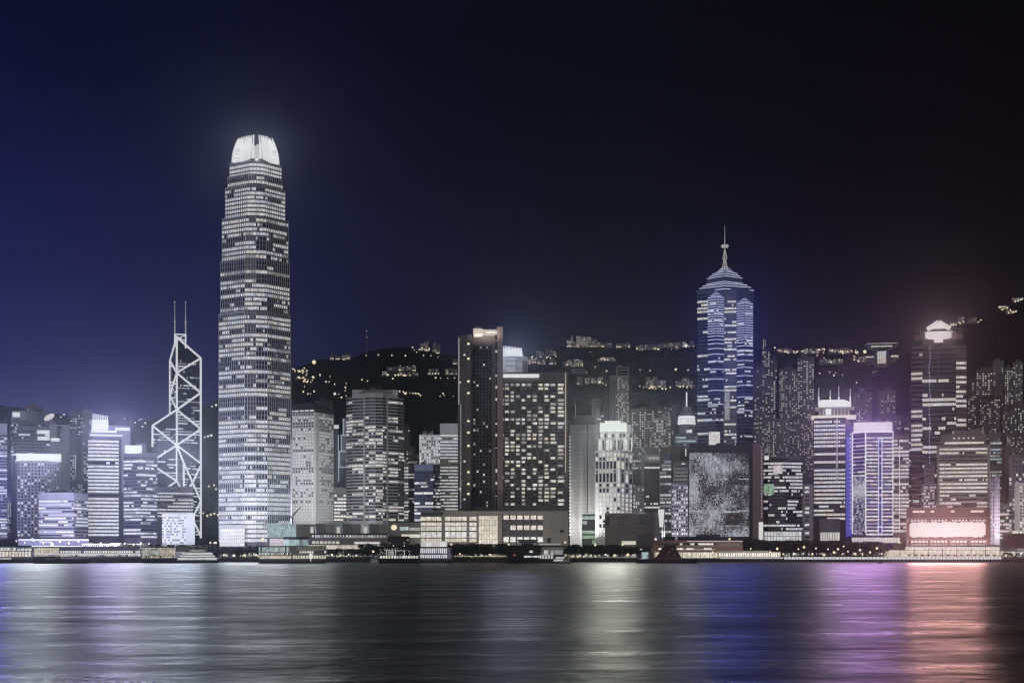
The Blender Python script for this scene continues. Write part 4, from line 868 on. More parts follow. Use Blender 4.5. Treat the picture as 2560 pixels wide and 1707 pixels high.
def blue_tower():
    Y = 1820
    B = Bld('skyscraper', 'dark blue-lit skyscraper with neon-striped corner bays and a stepped top with a mast', 'skyscraper', [(1743, 9), (1770, 5), (1811, 0), (1841, 0), (1884, 14)], Y, 722, ['steel_blue', 'steel_blue'], 44)
    mode = lambda py: (.02, .5, .35)
    B.ribbon([B.faces[0]], 728, 1112, 8.5, .6, 3.6, tint=('lit', 'lit_cool', 'lit_warm'), dark='glass_blue', mode=lambda py: (.0, .45, .1), mean=3, proud=.3)
    B.ribbon([B.faces[2]], 740, 1112, 8.5, .6, 3.6, tint=('lit', 'lit_cool', 'lit_warm'), dark='glass_blue', mode=lambda py: (.08, .45, .2), mean=3, proud=.3)
    def bay(x0, x1, ypk, dens, last):
        q = B.plan([(x0, 1.5), ((x0 + x1) / 2, -5.0), (x1, 1.5)]); back = [B.pt(x1 - .5, 9), B.pt(x0 + .5, 9)]
        m = MB(); m.prism(q + back, 3, B.z(ypk + 14)); m.build('corner_bay', 'steel_blue', B.root)
        fs = [Face(q[0], q[1]), Face(q[1], q[2])]
        y = ypk + 14; ys = []; st = dens
        while y < last: ys.append(y); y += st; st *= 1.0 if len(ys) < 15 else 1.19
        for k, y in enumerate(ys):
            mb = MB()
            for fc in fs: mb.fbox(fc, 0, fc.w, B.z(y + 1.6), B.z(y), .35, .95)
            mb.build('neon_stripe', 'neon_lilac', B.root)
        for sgm in range(3):
            mb = MB(); h = 1.0 - .26 * (sgm + 1); c = B.pt((x0 + x1) / 2, 3); r = [c + (p - c) * h for p in q + back]; mb.prism(r, B.z(ypk + 14 - sgm * 4.7), B.z(ypk + 9.6 - sgm * 4.7)); o = mb.build('bay_step', 'steel_blue', B.root)
            mb = MB(); mb.fbox(Face(r[0], r[1]), 0, Face(r[0], r[1]).w, B.z(ypk + 11 - sgm * 4.7), B.z(ypk + 9.8 - sgm * 4.7), .1, .6); mb.fbox(Face(r[1], r[2]), 0, Face(r[1], r[2]).w, B.z(ypk + 11 - sgm * 4.7), B.z(ypk + 9.8 - sgm * 4.7), .1, .6); mb.build('neon_edge', 'neon_lilac', B.root)
        for k in range(44):
            yt = ypk + 18 + k * 8.5
            if yt > 1100: break
            mb = MB(); lit = R.choice((0, .0, .3, .6))
            for fc in fs:
                n = 4; s_ = B.runs(n, lit, ('lit_cool', 'lit'), 2)
                for j in range(n): A, D = fc.at((j + .06) * fc.w / n, .12), fc.at((j + .94) * fc.w / n, .12); mb.quad((*A, B.z(yt + 6)), (*D, B.z(yt + 6)), (*D, B.z(yt + 2)), (*A, B.z(yt + 2)), 1 if s_[j] else 0)
            mb.build('window_band', ['glass_blue', 'lit_cool'], B.root)
    bay(1770, 1811, 729, 6.0, 1060); bay(1841, 1881.5, 746, 6.0, 1030)
    B.box('glass_lift', 1812, 1824, 980, 1050, -.9, -.3, 'lit_cool_dim'); B.box('lit_foot', 1772, 1800, 1080, 1112, -6.2, -5.6, 'lit')
    # stepped roof with neon edges
    def step(x0, x1, yt, yb, edge=1.6, d=0):
        c = (x0 + x1) / 2; q = B.plan([(x0, 14 + d), (c, -2 + d * .4), (x1, 14 + d)]); cen = B.pt(c, 18 + d * .2); back = [cen * 2 - p for p in q]
        m = MB(); m.prism(q + back, B.z(yb), B.z(yt)); m.build('roof_step', 'steel_blue', B.root); m = MB()
        for fc in (Face(q[0], q[1]), Face(q[1], q[2])): m.fbox(fc, 0, fc.w, B.z(yt + edge), B.z(yt), .1, .9)
        m.build('neon_edge', 'neon_lilac', B.root)
    step(1743, 1884, 722, 727); step(1749, 1877, 714, 721.5, 1.5, 1); step(1757, 1868, 708, 713.8, 1.5, 2); step(1766, 1857, 703, 707.8, 1.3, 3); step(1768, 1855, 689, 702.8, 1.2, 4); step(1774, 1849, 683, 688.8, 1.3, 5); step(1782, 1843, 677, 682.8, 1.3, 6); step(1793, 1832, 671, 676.8, 1.2, 8)
    c = B.pt(1812, 18); up = lambda py: B.z(py)
    m = MB()
    for k in range(4):
        an = math.pi / 4 + math.pi / 2 * k; f_ = Vector((math.cos(an), math.sin(an)))
        m.tube((*(c + f_ * 4.6), up(671)), (*(c + f_ * 1.4), up(641)), .35); m.tube((*(c + f_ * 1.4), up(641)), (*(c + f_ * 3.4), up(640)), .3); m.tube((*(c + f_ * 3.4), up(640)), (*(c + f_ * .7), up(617)), .3)
        m.tube((*(c + f_ * 9), up(668)), (*(c + f_ * 1.2), up(660)), .35)
    m.tube((*c, up(671)), (*c, up(612)), .75, .6); m.build('mast_frame', 'dim_white', B.root)
    for dx in (-2.2, 2.2):
        q = c + B.r * dx; m = MB(); m.tube((*(q - B.v * 2.0), up(609)), (*(q - B.v * .8), up(609)), 2.3, 1.2, 10); m.build('mast_dish', 'dim_white', B.root)
    m = MB(); m.tube((*c, up(612)), (*c, up(585)), .55, .45); m.tube((*c, up(585)), (*c, up(557)), .4, .2); m.build('mast', 'dim_white', B.root); B.done()
blue_tower()

# ---- right-hand cluster
G_MID = 'apartment towers on the slope behind the waterfront'
estate('dark apartment tower topped by two white spikes', 1904, 1926, 872, 2200, 'estate_dark', .5, bays=1, ybot=1000)
for o_ in [o for o in sc.objects if o.get('label') == 'dark apartment tower topped by two white spikes']:
    for px_ in (1910, 1914.5): mb = MB(); mb.tube((X(px_, 2200), 2206, Z(872, 2200)), (X(px_, 2200), 2206, Z(846, 2200)), .7, .3); mb.build('roof_spike', 'dim_white', o_)
estate('apartment tower shoulder beside the two-spiked tower, sparsely lit', 1926, 1944, 895, 2210, 'estate_dark', .25, bays=1, ybot=1000)
estate('dim grey apartment tower against the blue skyscraper\'s right edge', 1885, 1912, 919, 2150, 'estate_wall', .28, bays=2, ybot=1100)
estate('apartment tower with a bright middle window column right of the dim grey one', 1912, 1940, 945, 2120, 'estate_wall', .45, bays=2, ybot=1100, slit=1)
estate('broad apartment tower with two bright window columns', 1947, 1994, 921, 2100, 'estate_wall', .72, bays=3, ybot=1150)
estate('tallest apartment tower of the hillside cluster, with bright stair windows', 1993, 2036, 893, 2120, 'estate_wall', .62, bays=3, ybot=1180, slit=1)
estate('lower pale apartment block under the dim grey tower', 1884, 1912, 1030, 1960, 'estate_pale', .25, bays=2, ybot=1140)
estate('lower pale apartment block with a bright window strip', 1910, 1942, 1046, 1950, 'estate_pale', .4, bays=2, ybot=1140, slit=1)
estate('slim pale apartment block with a blank wall in the lower row', 1942, 1974, 1048, 1955, 'estate_pale', .3, bays=2, ybot=1140)
estate('dark-roofed apartment block at the end of the lower row', 1974, 2010, 1042, 1960, 'estate_wall', .3, bays=2, ybot=1140)
estate('narrow apartment block touching the bright crowned tower', 2012, 2034, 1000, 1970, 'estate_wall', .4, bays=1, ybot=1190)
estate('lone apartment tower with two bays between crown antennas and dark hill', 2133, 2180, 980, 2080, 'estate_pale', .08, bays=3, ybot=1060)
estate('low lit block in front of the lone two-bay tower', 2136, 2168, 1017, 2030, 'estate_wall', .45, bays=2, ybot=1060)
estate('lone apartment tower with a bright stair column near the dark hill', 2195, 2239, 976, 2080, 'estate_pale', .22, bays=3, ybot=1060, slit=1)
estate('wide dim block below the stair-column tower', 2196, 2254, 1038, 2000, 'estate_wall', .2, bays=3, ybot=1100)
B = office('office_tower', 'curved dark glass block carrying a green screen', 'building', [(1909, 2), (1920, 0), (1965, 0), (2006, 9)], 1640, 1148, ['dark_wall', 'dark_wall'], 8.6, .6, 4, (.08, .6, .25), ('lit', 'lit_cool', 'lit'), ybot=1325, dark='glass_black', mean=3)
B.box('green_screen', 1910, 1935, 1209, 1236, -1.2, -.5, 'lit_green'); B.box('red_screen', 1934, 1956, 1163, 1184, -1.2, -.5, 'lit_pink'); B.box('roof_rim', 1909, 2002, 1140, 1149, 1, 16, 'grey_wall'); B.box('white_base', 1909, 2004, 1327, 1352, -1.6, 8, 'pale_concrete'); [B.box('lit_pane', 1911 + 7.8 * k, 1917.6 + 7.8 * k, 1329 + 11.5 * j, 1339 + 11.5 * j, -1.8, -1.62, R.choice(('flood_strip', 'lit', 'lit_cool', 'sign_cool'))) for k in range(12) for j in range(2)]; B.box('round_glow', 1911, 1922, 1139, 1149, -.8, .9, 'glow_white'); B.done()
B = Bld('office_block', 'slim blank-sided block with one column of dark slots right of the green screen', 'building', [(2004, 0), (2033, 0)], 1650, 1210, ['concrete'])
for k in range(13): B.fpart('window', B.faces[0], .28, .66, 1216 + k * 10.3, 1221.5 + k * 10.3, -.05, .12, R.choice(('glass_black', 'glass_black', 'lit', 'glass_black')))
B.done()
def crown_tower():
    B = Bld('office_tower', 'banded tower with a floodlit crown of four antennas', 'building', sq(2035, 2113, 2136, 1680, .25), 1680, 1043, ['dark_wall', 'grey_wall', 'brown_board'])
    B.ribbon([B.faces[0]], 1046, 1296, 10.1, .56, 4, (.5, .4, .05), ('lit', 'lit_warm', 'lit_cool', 'lit'), dark='glass_black', mi=0, mean=6); B.wall.fbox(B.faces[1], 0, B.faces[1].w, 3, B.zt, 0, .3, 2)
    for k in range(26): B.fpart('edge_window', B.faces[1], .3, .7, 1060 + k * 10, 1063 + k * 10, .3, .4, 'glass')
    B.box('lit_foot', 2050, 2100, 1328, 1352, -1.2, .4, 'grey_wall'); [B.box('lit_pane', 2051 + 6.1 * k, 2056 + 6.1 * k, 1330, 1351, -1.4, -1.22, R.choice(('glow_white', 'lit', 'flood_strip'))) for k in range(8)]; B.box('dark_foot', 2048, 2101, 1296, 1328, -1.2, .4, 'grey_wall'); B.fpart('lift_strip', B.faces[0], .71, .76, 1046, 1200, .5, .8, 'lit_cool_dim')
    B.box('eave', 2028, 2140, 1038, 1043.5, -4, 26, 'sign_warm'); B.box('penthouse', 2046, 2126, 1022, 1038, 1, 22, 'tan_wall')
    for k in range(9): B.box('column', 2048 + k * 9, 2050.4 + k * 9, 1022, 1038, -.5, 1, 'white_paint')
    B.box('lit_bay', 2064, 2078, 1018, 1036, -1.4, 1, 'glow_white'); B.box('upper_eave', 2038, 2136, 1017, 1021, -2, 24, 'white_paint'); B.trap('crown_block', (2046, 2128), (2046, 2128), 1017, 1006, 0, 20, 'glow_white'); B.trap('crown_roof', (2046, 2128), (2052, 2110), 1006, 998, 2, 18, 'glow_white')
    for px_, yt in ((2047, 967), (2075.5, 974), (2097, 964), (2125.5, 971)): B.rod('antenna', px_, yt, 1004, 3, .42, 'glow_white', .25); B.rod('antenna_base', px_, 990, 1008, 3, 1.0, 'glow_white', .7)
    B.done()
crown_tower()
def neon_tower():
    B = Bld('office_tower', 'violet glass tower outlined in white neon under a large white sign', 'building', [(2131, 12), (2165, 0), (2233, 5)], 1630, 1079, ['glass_violet', 'glass_violet'])
    f0, f1 = B.faces
    B.ribbon([f0], 1088, 1190, 9.3, .5, 3, (.0, .5, .3), ('lit_lilac', 'lit_pink'), dark='violet_pane', proud=.2); B.ribbon([f1], 1088, 1338, 8.9, .5, 3, (.15, .6, .2), ('lit_lilac', 'lit_pink', 'lit'), dark='violet_pane', proud=.2, mean=3)
    mb = MB(); nx, nz = 22, 60; zt, zb = B.z(1192), B.z(1336); 
    for k in range(nz):
        for j in range(nx):
            y = k / nz; d = .9 * max(0, 1 - abs(y - .22) / .22) + .3 + .5 * noise.noise(Vector((j * .3, k * .2, 9))); q = R.random(); mi = 1 if q < d else (2 if q < d + .2 else 0)
            A, D = f0.at((j + .1) * f0.w / nx, .16), f0.at((j + .9) * f0.w / nx, .16); ph = (zt - zb) / nz; mb.quad((*A, zt - (k + .85) * ph), (*D, zt - (k + .85) * ph), (*D, zt - (k + .1) * ph), (*A, zt - (k + .1) * ph), mi)
    mb.build('light_screen', ['glass_violet', 'led', 'led_blue'], B.root, True)
    for fc, u in ((f0, 0.0), (f0, .97), (f1, .97)): B.fpart('neon_edge', fc, u, u + .03 * (2 if fc is f0 else 1), 1079, 1332, .25, 1.1, 'neon_white')
    B.fpart('neon_edge', f0, 0.0, 1, 1077.5, 1081, .3, 1.1, 'neon_white'); B.fpart('neon_edge', f1, 0, 1, 1077.5, 1081, .3, 1.1, 'neon_white')
    for u in (.44, .565): B.fpart('neon_ladder', f1, u, u + .035, 1095, 1338, .25, 1.0, 'neon_lilac')
    B.fpart('neon_ladder', f1, .44, .6, 1095, 1098, .25, .9, 'neon_lilac')
    for k in range(12): B.fpart('ladder_pane', f1, .48, .56, 1104 + k * 19.5, 1118 + k * 19.5, .1, .3, 'blue_wall')
    B.box('sign', 2134, 2231, 1055, 1076, 1, 18, 'sign_pink')
    B.box('lit_foot', 2128, 2250, 1342, 1358, -4, 6, 'pink_wall'); [B.box('lit_pane', 2130 + 7.5 * k, 2136.6 + 7.5 * k, 1343.5, 1356, -4.3, -4.03, R.choice(('sign_pink', 'sign_pink', 'lit_pink', 'sign_warm'))) for k in range(16)]; B.done()
    B = Bld('office_tower', 'deep blue side wall dotted with small lamps left of the neon-outlined tower', 'building', [(2114, 0), (2132, 0)], 1665, 1062, ['blue_wall'])
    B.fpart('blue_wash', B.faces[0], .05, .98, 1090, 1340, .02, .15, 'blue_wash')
    for k in range(23): B.fpart('wall_lamp', B.faces[0], .55, .75, 1084 + k * 10.6, 1087.5 + k * 10.6, .15, .5, 'lit_pink')
    B.done()
neon_tower()
B = office('office_tower', 'pinkish glass tower right of the neon-outlined tower', 'building', [(2233, 0), (2272, 2)], 1690, 1091, ['pink_wall', 'pink_wall'], 9.0, .58, 3.5, (.25, .55, .15), ('lit_pink', 'lit', 'lit_pink'), ybot=1330, dark='glass_pink', mean=3, clutter=1); B.fpart('edge_light', B.faces[0], .38, .42, 1110, 1330, .5, .9, 'lit_lilac'); B.done()
B = office('office_block', 'narrow dim block in the gap left of the chevron-topped tower', 'building', [(2260, 0), (2281, 0)], 1900, 1060, ['estate_wall', 'estate_wall'], 9, .5, 4, (.05, .3, .4), ('lit_pink', 'lit_dim'), ybot=1260); B.done()
def chevron_tower():
    B = Bld('office_tower', 'dark banded tower crowned by a glowing chevron and oval sign', 'building', [(2278, 3), (2306, 0), (2390, 0), (2416, 3)], 1860, 850, ['dark_wall', 'pink_wall'])
    md = lambda py: (.0, .0, .2) if py < 915 else (.14, .5, .2)
    for fc in (B.faces[0], B.faces[2]): B.ribbon([fc], 866, 1266, 11.8, .55, 4, tint=('lit_warm', 'lit'), dark='glass_black', proud=1.1, mi=1, mode=lambda py: (.25, .25, .2) if py > 900 else (0, .2, .3), mean=6)
    B.ribbon([B.faces[1]], 862, 1266, 11.8, .62, 4.2, tint=('lit', 'lit_warm'), dark='glass_black', proud=.25, mi=0, mode=md, mean=5)
    B.box('roof_step', 2286, 2408, 838, 851, 2, 24, 'pink_wall'); B.box('roof_step', 2300, 2392, 828, 839, 3, 22, 'pink_wall')
    for px_ in (2293, 2301, 2380, 2396, 2402): B.rod('roof_rail', px_, 822, 840, 2, .4, 'pink_wall')
    # oval sign: rounded slab with a tab
    mb = MB(); pts = []; p0 = lambda px_, py, d: (*B.pt(px_, d), B.z(py))
    for k in range(20):
        an = 2 * math.pi * k / 20; pts.append((2346 + 33 * max(-1, min(1, math.cos(an) * 1.15)), 840 + 9.5 * max(-1, min(1, math.sin(an) * 1.25))))
    i = 0; mb.v = [p0(a, c, -3) for a, c in pts] + [p0(a, c, -1) for a, c in pts]; n = 20
    mb.f = [(k, (k + 1) % n, n + (k + 1) % n, n + k) for k in range(n)] + [tuple(range(n - 1, -1, -1)), tuple(range(n, 2 * n))]; mb.m = [0] * len(mb.f); mb.build('oval_sign', 'sign_pink', B.root)
    B.box('sign_tab', 2335, 2358, 848, 858, -2.8, -1, 'sign_pink')
    # chevron: two sloped lit beams with a row of lamps below
    for a, c in (((2318, 824), (2347, 806)), ((2347, 806), (2375, 824))):
        mb = MB(); mb.tube(p0(*a, -1), p0(*c, -1), 2.6, n=4); mb.build('chevron_beam', 'sign_pink', B.root)
    mb = MB(); A, Bp, C_ = p0(2322, 822, 2), p0(2372, 822, 2), p0(2347, 807, 2); q = Vector((*B.v * 3, 0)); i = 0
    mb.v = [A, Bp, C_] + [tuple(Vector(z_) + q) for z_ in (A, Bp, C_)]; mb.f = [(0, 1, 2), (5, 4, 3), (0, 3, 4, 1), (1, 4, 5, 2), (2, 5, 3, 0)]; mb.m = [0] * 5; mb.build('gable', 'sign_pink', B.root)
    for sg in (-1, 1):
        for k in range(8): f = k / 7.0; px_, py = 2347 + sg * (2 + 31 * f), 815 + 17 * f; mb = MB(); c = B.pt(px_, -1.5); mb.lathe(c, [(.3, B.z(py + 1.6)), (.8, B.z(py)), (.3, B.z(py - 1.6))], 6); mb.build('chevron_lamp', 'sign_warm', B.root)
    for k in range(44): 
        y = 868 + k * 7; px_ = 2323 + 4 * noise.noise(Vector((k * .2, 0, 0))); B.box('blue_lamp', px_, px_ + 2.2, y, y + 3, -1.2, -.7, 'neon_blue' if k % 3 else 'neon_white')
    B.rod('gondola_rail', 2346, 872, 936, -.8, .35, 'mid_metal'); B.done()
chevron_tower()
B = Bld('office_block', 'pale stone office block of long window ribbons below the chevron tower', 'building', [(2342, 0), (2475, 2)], 1720, 1112, ['stone_wall', 'tan_wall'])
f_ = B.faces[0]
B.ribbon([Face(f_.at(f_.w * .05, 0), f_.at(f_.w * .95, 0))], 1116, 1268, 9.6, .5, 4, (.3, .6, .05), ('lit', 'lit_warm', 'lit'), dark='glass_black', proud=.8, mi=1, mean=4); B.fpart('side_frame', f_, 0, .05, 1112, 1268, -.1, 1.3, 'tan_wall'); B.fpart('side_frame', f_, .95, 1, 1112, 1268, -.1, 1.3, 'tan_wall')
B.box('roof_floor', 2351, 2466, 1086, 1113, 4, 24, 'stone_wall'); B.box('roof_house', 2384, 2455, 1076, 1087, 6, 20, 'stone_wall'); B.box('roof_windows', 2362, 2460, 1105, 1110, 3.7, 4.1, 'lit_warm')
mb = MB(); mb.lathe(B.pt(2440, 12), [(5, B.z(1087)), (5.2, B.z(1075)), (3.5, B.z(1071))], 12); mb.build('roof_tank', 'pink_wall', B.root)
for k in range(5): mb = MB(); mb.lathe(B.pt(2385 + k * 12, 3), [(.5, B.z(1097)), (.9, B.z(1095.5)), (.5, B.z(1094))], 6); mb.build('roof_lamp', 'lamp_white', B.root)
B.done()
B = Bld('office_block', 'small violet-lit stepped block at the foot of the chevron tower', 'building', [(2304, 0), (2341, 0)], 1740, 1208, ['lilac_wall']); B.panes(B.faces[0], 1212, 1266, 8, 7, .7, .5, .5, ('lit_lilac', 'lit_pink'), 'glass', cap=60); B.box('upper_block', 2311, 2337, 1160, 1209, 2, 14, 'lilac_wall')
for k in range(3): B.box('window', 2314, 2332, 1166 + k * 10, 1171 + k * 10, 1.8, 2.1, 'glass_black')
B.done()
def red_hall():
    B = Bld('shop_building', 'long red building with an enormous glowing white sign across its front', 'building', [(2266, 0), (2476, 0)], 1560, 1270, ['red_wall', 'pink_wall'], 40)
    f_ = B.faces[0]
    B.box('roof_house', 2404, 2442, 1256, 1271, 8, 24, 'brown_board'); B.box('roof_house', 2342, 2368, 1263, 1271, 8, 20, 'brown_board')
    for a, c in ((2282, 2300), (2300, 2313), (2327, 2337), (2378, 2388), (2427, 2446), (2446, 2460)): B.fpart('upper_window', f_, (a - 2266) / 210, (c - 2267) / 210, 1276, 1281, 0, .2, 'sign_warm')
    B.fpart('coping', f_, 0, 1, 1268.5, 1271, -.2, .7, 'pink_wall'); B.fpart('ledge', f_, 0, 1, 1293, 1297, 0, 1.6, 'pink_wall')
    for k in range(5): B.fpart('red_pier', f_, .02 + k * .235, .055 + k * .235, 1296, 1392, 0, .9, 'red_wall')
    for k in range(24): B.fpart('lit_slot', f_, .01 + k * .041, .035 + k * .041, 1299, 1303, .0, .4, 'sign_pink')
    mb = MB(); n = 32
    top = [(2274 + k * (2464 - 2274) / n, 1305 + R.uniform(-1.5, 2.0) + (6 if k in (0, n) else 0)) for k in range(n + 1)]; bot = [(2274 + k * (2464 - 2274) / n, 1342 + R.uniform(-2, 1.5) - (5 if k in (0, n) else 0)) for k in range(n + 1)]
    for k in range(n):
        a, c, d, e = top[k], top[k + 1], bot[k + 1], bot[k]; P4 = [(*B.pt(q[0], -2.6), B.z(q[1])) for q in (e, d, c, a)]; P4b = [(*B.pt(q[0], -1.2), B.z(q[1])) for q in (e, d, c, a)]
        mb.hexa([P4[0], P4[1], P4b[1], P4b[0], P4[3], P4[2], P4b[2], P4b[3]])
    mb.build('sign', 'sign_pink', B.root)
    for y in (1347, 1356): B.fpart('balcony_ledge', f_, 0, 1, y, y + 3.4, 0, 1.4, 'pink_wall')
    for y, t_ in ((1350.6, 'sign_warm'), (1360, 'sign_pink')):
        for k in range(22): B.fpart('shop_window', f_, .01 + k * .045, .045 + k * .045, y, y + 5, 0, .3, t_)
    B.done()
red_hall()
B = Bld('apartment_tower', 'slim pale block with three columns of tiny windows beside the glowing sign', 'building', [(2475, 2), (2487, 0), (2499, 1)], 1600, 1192, ['lilac_wall']); B.panes(B.faces[0], 1197, 1340, 9.6, 2, .4, .4, .15, ('lit_pink',), 'glass', cap=60); B.panes(B.faces[1], 1197, 1340, 9.6, 2, .4, .4, .1, ('lit_pink',), 'glass', cap=60); B.done()
B = office('office_tower', 'glassy tower with a blue-white lit strip right of the stone office block', 'building', [(2474, 0), (2504, 0)], 1800, 1082, ['grey_wall', 'grey_wall'], 8, .55, 3, (.1, .3, .4), ('lit_teal', 'lit_cool', 'lit_dim'), ybot=1270, dark='glass'); B.done()
estate('dark glass apartment block stepping up to the right of the chevron tower', 2418, 2442, 942, 2120, 'estate_dark', .3, bays=1, ybot=1130)
estate('apartment tower with a lit roof terrace right of the chevron tower', 2440, 2482, 924, 2100, 'estate_wall', .7, bays=3, ybot=990)
estate('tall lift-shaft apartment tower behind the lit roof terrace', 2482, 2510, 902, 2130, 'estate_pale', .1, bays=2, ybot=1080)
estate('dark apartment slab below the lit roof terrace', 2448, 2502, 992, 2040, 'estate_dark', .3, bays=3, ybot=1110)
estate('right-edge apartment tower with warm window columns', 2510, 2534, 920, 2090, 'estate_wall', .55, bays=1, ybot=1010)
estate('tallest apartment tower at the right edge', 2532, 2557, 905, 2100, 'estate_pale', .4, bays=2, ybot=1010)
estate('broad dim apartment block across the right edge', 2506, 2580, 1012, 2020, 'estate_wall', .32, bays=4, ybot=1100)
estate('grey-fronted apartment block in front of the broad dim one', 2516, 2580, 1084, 1930, 'estate_pale', .3, bays=3, ybot=1150)
B = Bld('apartment_tower', 'plain brown slab in the gap left of the gabled tower', 'building', [(2504, 0), (2524, 0)], 1760, 1115, ['brown_board']); B.box('side_wall', 2512, 2524, 1112, 1300, -1.5, 0, 'estate_pale'); B.done()
B = office('office_block', 'mid-rise of bright lower floors below the brown slab', 'building', [(2498, 0), (2524, 0)], 1660, 1262, ['grey_wall', 'grey_wall'], 8.5, .5, 3, (.4, .5, .1), ('lit_pink', 'lit'), y0=1270, ybot=1345); B.done()
B = Bld('office_tower', 'gabled pale tower of mauve window bays at the right edge', 'building', [(2522, 0), (2580, 0)], 1700, 1144, ['lilac_wall']); B.panes(B.faces[0], 1148, 1340, 10.5, 7, .6, .6, .3, ('lit_pink', 'lit'), 'glass_pink', cap=120); B.trap('gable', (2520, 2580), (2545, 2556), 1144, 1134, 1, 12, 'pink_wall'); B.done()
B = Bld('apartment_tower', 'white-sided block with balconies cut off by the right edge', 'building', [(2536, 3), (2548, 0), (2590, 0)], 1640, 1206, ['pale_concrete']); B.panes(B.faces[1], 1212, 1345, 8, 5, .6, .5, .3, ('lit_pink', 'lit'), 'glass', cap=80); B.done()

# ------------------------------------------------------------------ houses and lamps on the hills
REGION = [(760, 'low beside the tallest tower'), (850, 'above the porthole tower'), (940, 'on the slope up-left of the round-fronted tower'), (1050, 'above the round-fronted tower'), (1200, 'just left of the hotel towers'), (1400, 'above the broad hotel sign'), (1520, 'above the blank pale slab'), (1640, 'above the long apartment slab'), (1760, 'just left of the blue skyscraper'), (1960, 'behind the two-spiked tower'), (2060, 'above the tallest cluster tower'), (2140, 'above the crown antennas'), (2300, 'around the bowl-roofed lookout')]
def region(px): return next((t_ for x_, t_ in REGION if px < x_), REGION[-1][1])
ROWS = {}
HOUSE_G = 'small lit houses scattered over the hillside'
def house(x0, x1, yt, yb, lit=.5, wall='estate_wall', label='small pale house with lit windows on the dark hillside', group=HOUSE_G, H_=None, glow=True, pitch=3.4, name='hill_house', tint=('lit_warm', 'lit', 'lit_dim'), n=None):
    Hh = H_ or hill; Y = Hh.at((x0 + x1) / 2, yb); zg = Z(yb, Y) - 4
    wide = (x1 - x0) > 16
    B = Bld(name, label, 'house', [(x0, 0), (x1, 0)], Y - 6, yt + (.55 * (yb - yt) if wide else 0), [wall], 12, group, z0=zg)
    n = n or max(2, round((x1 - x0) / 3.6))
    if not wide:
        B.panes(B.faces[0], yt + 1.2, yb - 1.0, pitch, n, .55, .55, lit, tint, 'glass', grid=False, cap=0)
        B.wall.fbox(B.faces[0], -.3, B.faces[0].w + .3, B.zt, B.zt + .6, -12, .6)
    else:       # a terrace: wings of different height and depth
        x = x0
        while x < x1 - 3:
            q = min(R.uniform(6, 15), x1 - x); d = -R.uniform(.3, 3); top = yt + R.choice((0, 0, .18, .35)) * (yb - yt)
            a_, c_ = B.pt(x, d), B.pt(x + q - .5, d); B.wall.prism([a_, c_, B.pt(x + q - .5, 8), B.pt(x, 8)], zg, B.z(top))
            B.panes(Face(a_, c_), top + 1.2, yb - .6, pitch, max(2, round(q / 3.6)), .55, .55, min(.95, lit * R.choice((.3, .8, 1.0, 1.5))), tint, 'glass', grid=False, cap=0); x += q + R.choice((0, 0, 0, 2.5))
    if glow:
        f_ = B.faces[0]; k = 0.0
        while k < .95:
            q = R.uniform(.08, .3)
            if R.random() < .55: B.fpart('terrace_light', f_, k, min(1, k + q * .7), yb - .6 - R.uniform(0, 1.2), yb + 1.0, .8, 1.6, 'lamp_warm')
            k += q
    if group == HOUSE_G: ROWS.setdefault(('small lit house ' + region((x0 + x1) / 2),), []).append(((x0 + x1) / 2, B.root))
    return B.done()
for a in [(825, 835, 887, 897, .3), (839, 850, 888, 897, .1), (854, 864, 886, 898, .4), (865, 878, 885, 896, .3), (1070, 1084, 922, 934, .2), (1086, 1098, 922, 934, .2), (1113, 1125, 922, 934, .4), (1127, 1142, 922, 934, .15), (1132, 1143, 897, 909, .25), (737, 762, 939, 945, .2), (745, 768, 922, 929, .5), (1317, 1328, 894, 908, .5), (1330, 1340, 894, 906, .55), (1344, 1354, 894, 908, .2), (1356, 1364, 890, 910, .3), (1374, 1392, 892, 909, .25),
          (1407, 1432, 899, 914, .6), (1434, 1458, 896, 914, .7), (1494, 1540, 893, 900, .75), (1442, 1456, 942, 959, .08), (1462, 1474, 944, 956, .3), (1478, 1490, 944, 955, .3), (1494, 1507, 942, 957, .4), (1429, 1468, 921, 931, .06), (1340, 1360, 876, 888, .15), (1362, 1392, 872, 886, .1), (2048, 2070, 896, 908, .8), (2070, 2108, 898, 908, .7), (2131, 2165, 886, 904, .8), (2172, 2192, 888, 897, .6), (2228, 2247, 887, 893, .8)]: house(*a)
house(1049, 1059, 858, 874, .2, label='left of two stepped white houses on the ridge crest left of the hotel towers', group=None); house(1060, 1072, 854, 876, .35, label='taller stepped white house on the ridge crest left of the hotel towers', group=None)
house(1082, 1090, 857, 878, .3, label='slim grey house on the ridge crest, next to the stepped white pair', group=None); house(1090, 1101, 861, 882, .1, label='blank grey house on the ridge crest, nearest the hotel towers', group=None)
house(968, 1040, 911, 925, .22, label='long flat block on the dark hillside above the lit terrace row', group=None); house(955, 1046, 927, 938, .55, label='long lit terrace row on the dark hillside above the round-fronted tower', group=None, wall='estate_dark')
house(1417, 1440, 838, 866, .4, label='left end of the bright apartment row on the ridge crest', group=None, n=8); house(1440, 1456, 839, 866, .75, label='second block of the bright apartment row, with glowing stair windows', group=None, n=6); house(1456, 1478, 841, 866, .6, label='third block of the bright apartment row on the ridge crest', group=None, n=8); house(1478, 1492, 848, 866, .5, label='lower right end of the bright apartment row on the ridge crest', group=None)
house(1492, 1532, 855, 866, .35, label='low row of flats stepping down from the bright apartment row', group=None); house(1540, 1576, 856, 867, .15, label='dim low flats at the far end of the ridge apartment row', group=None)
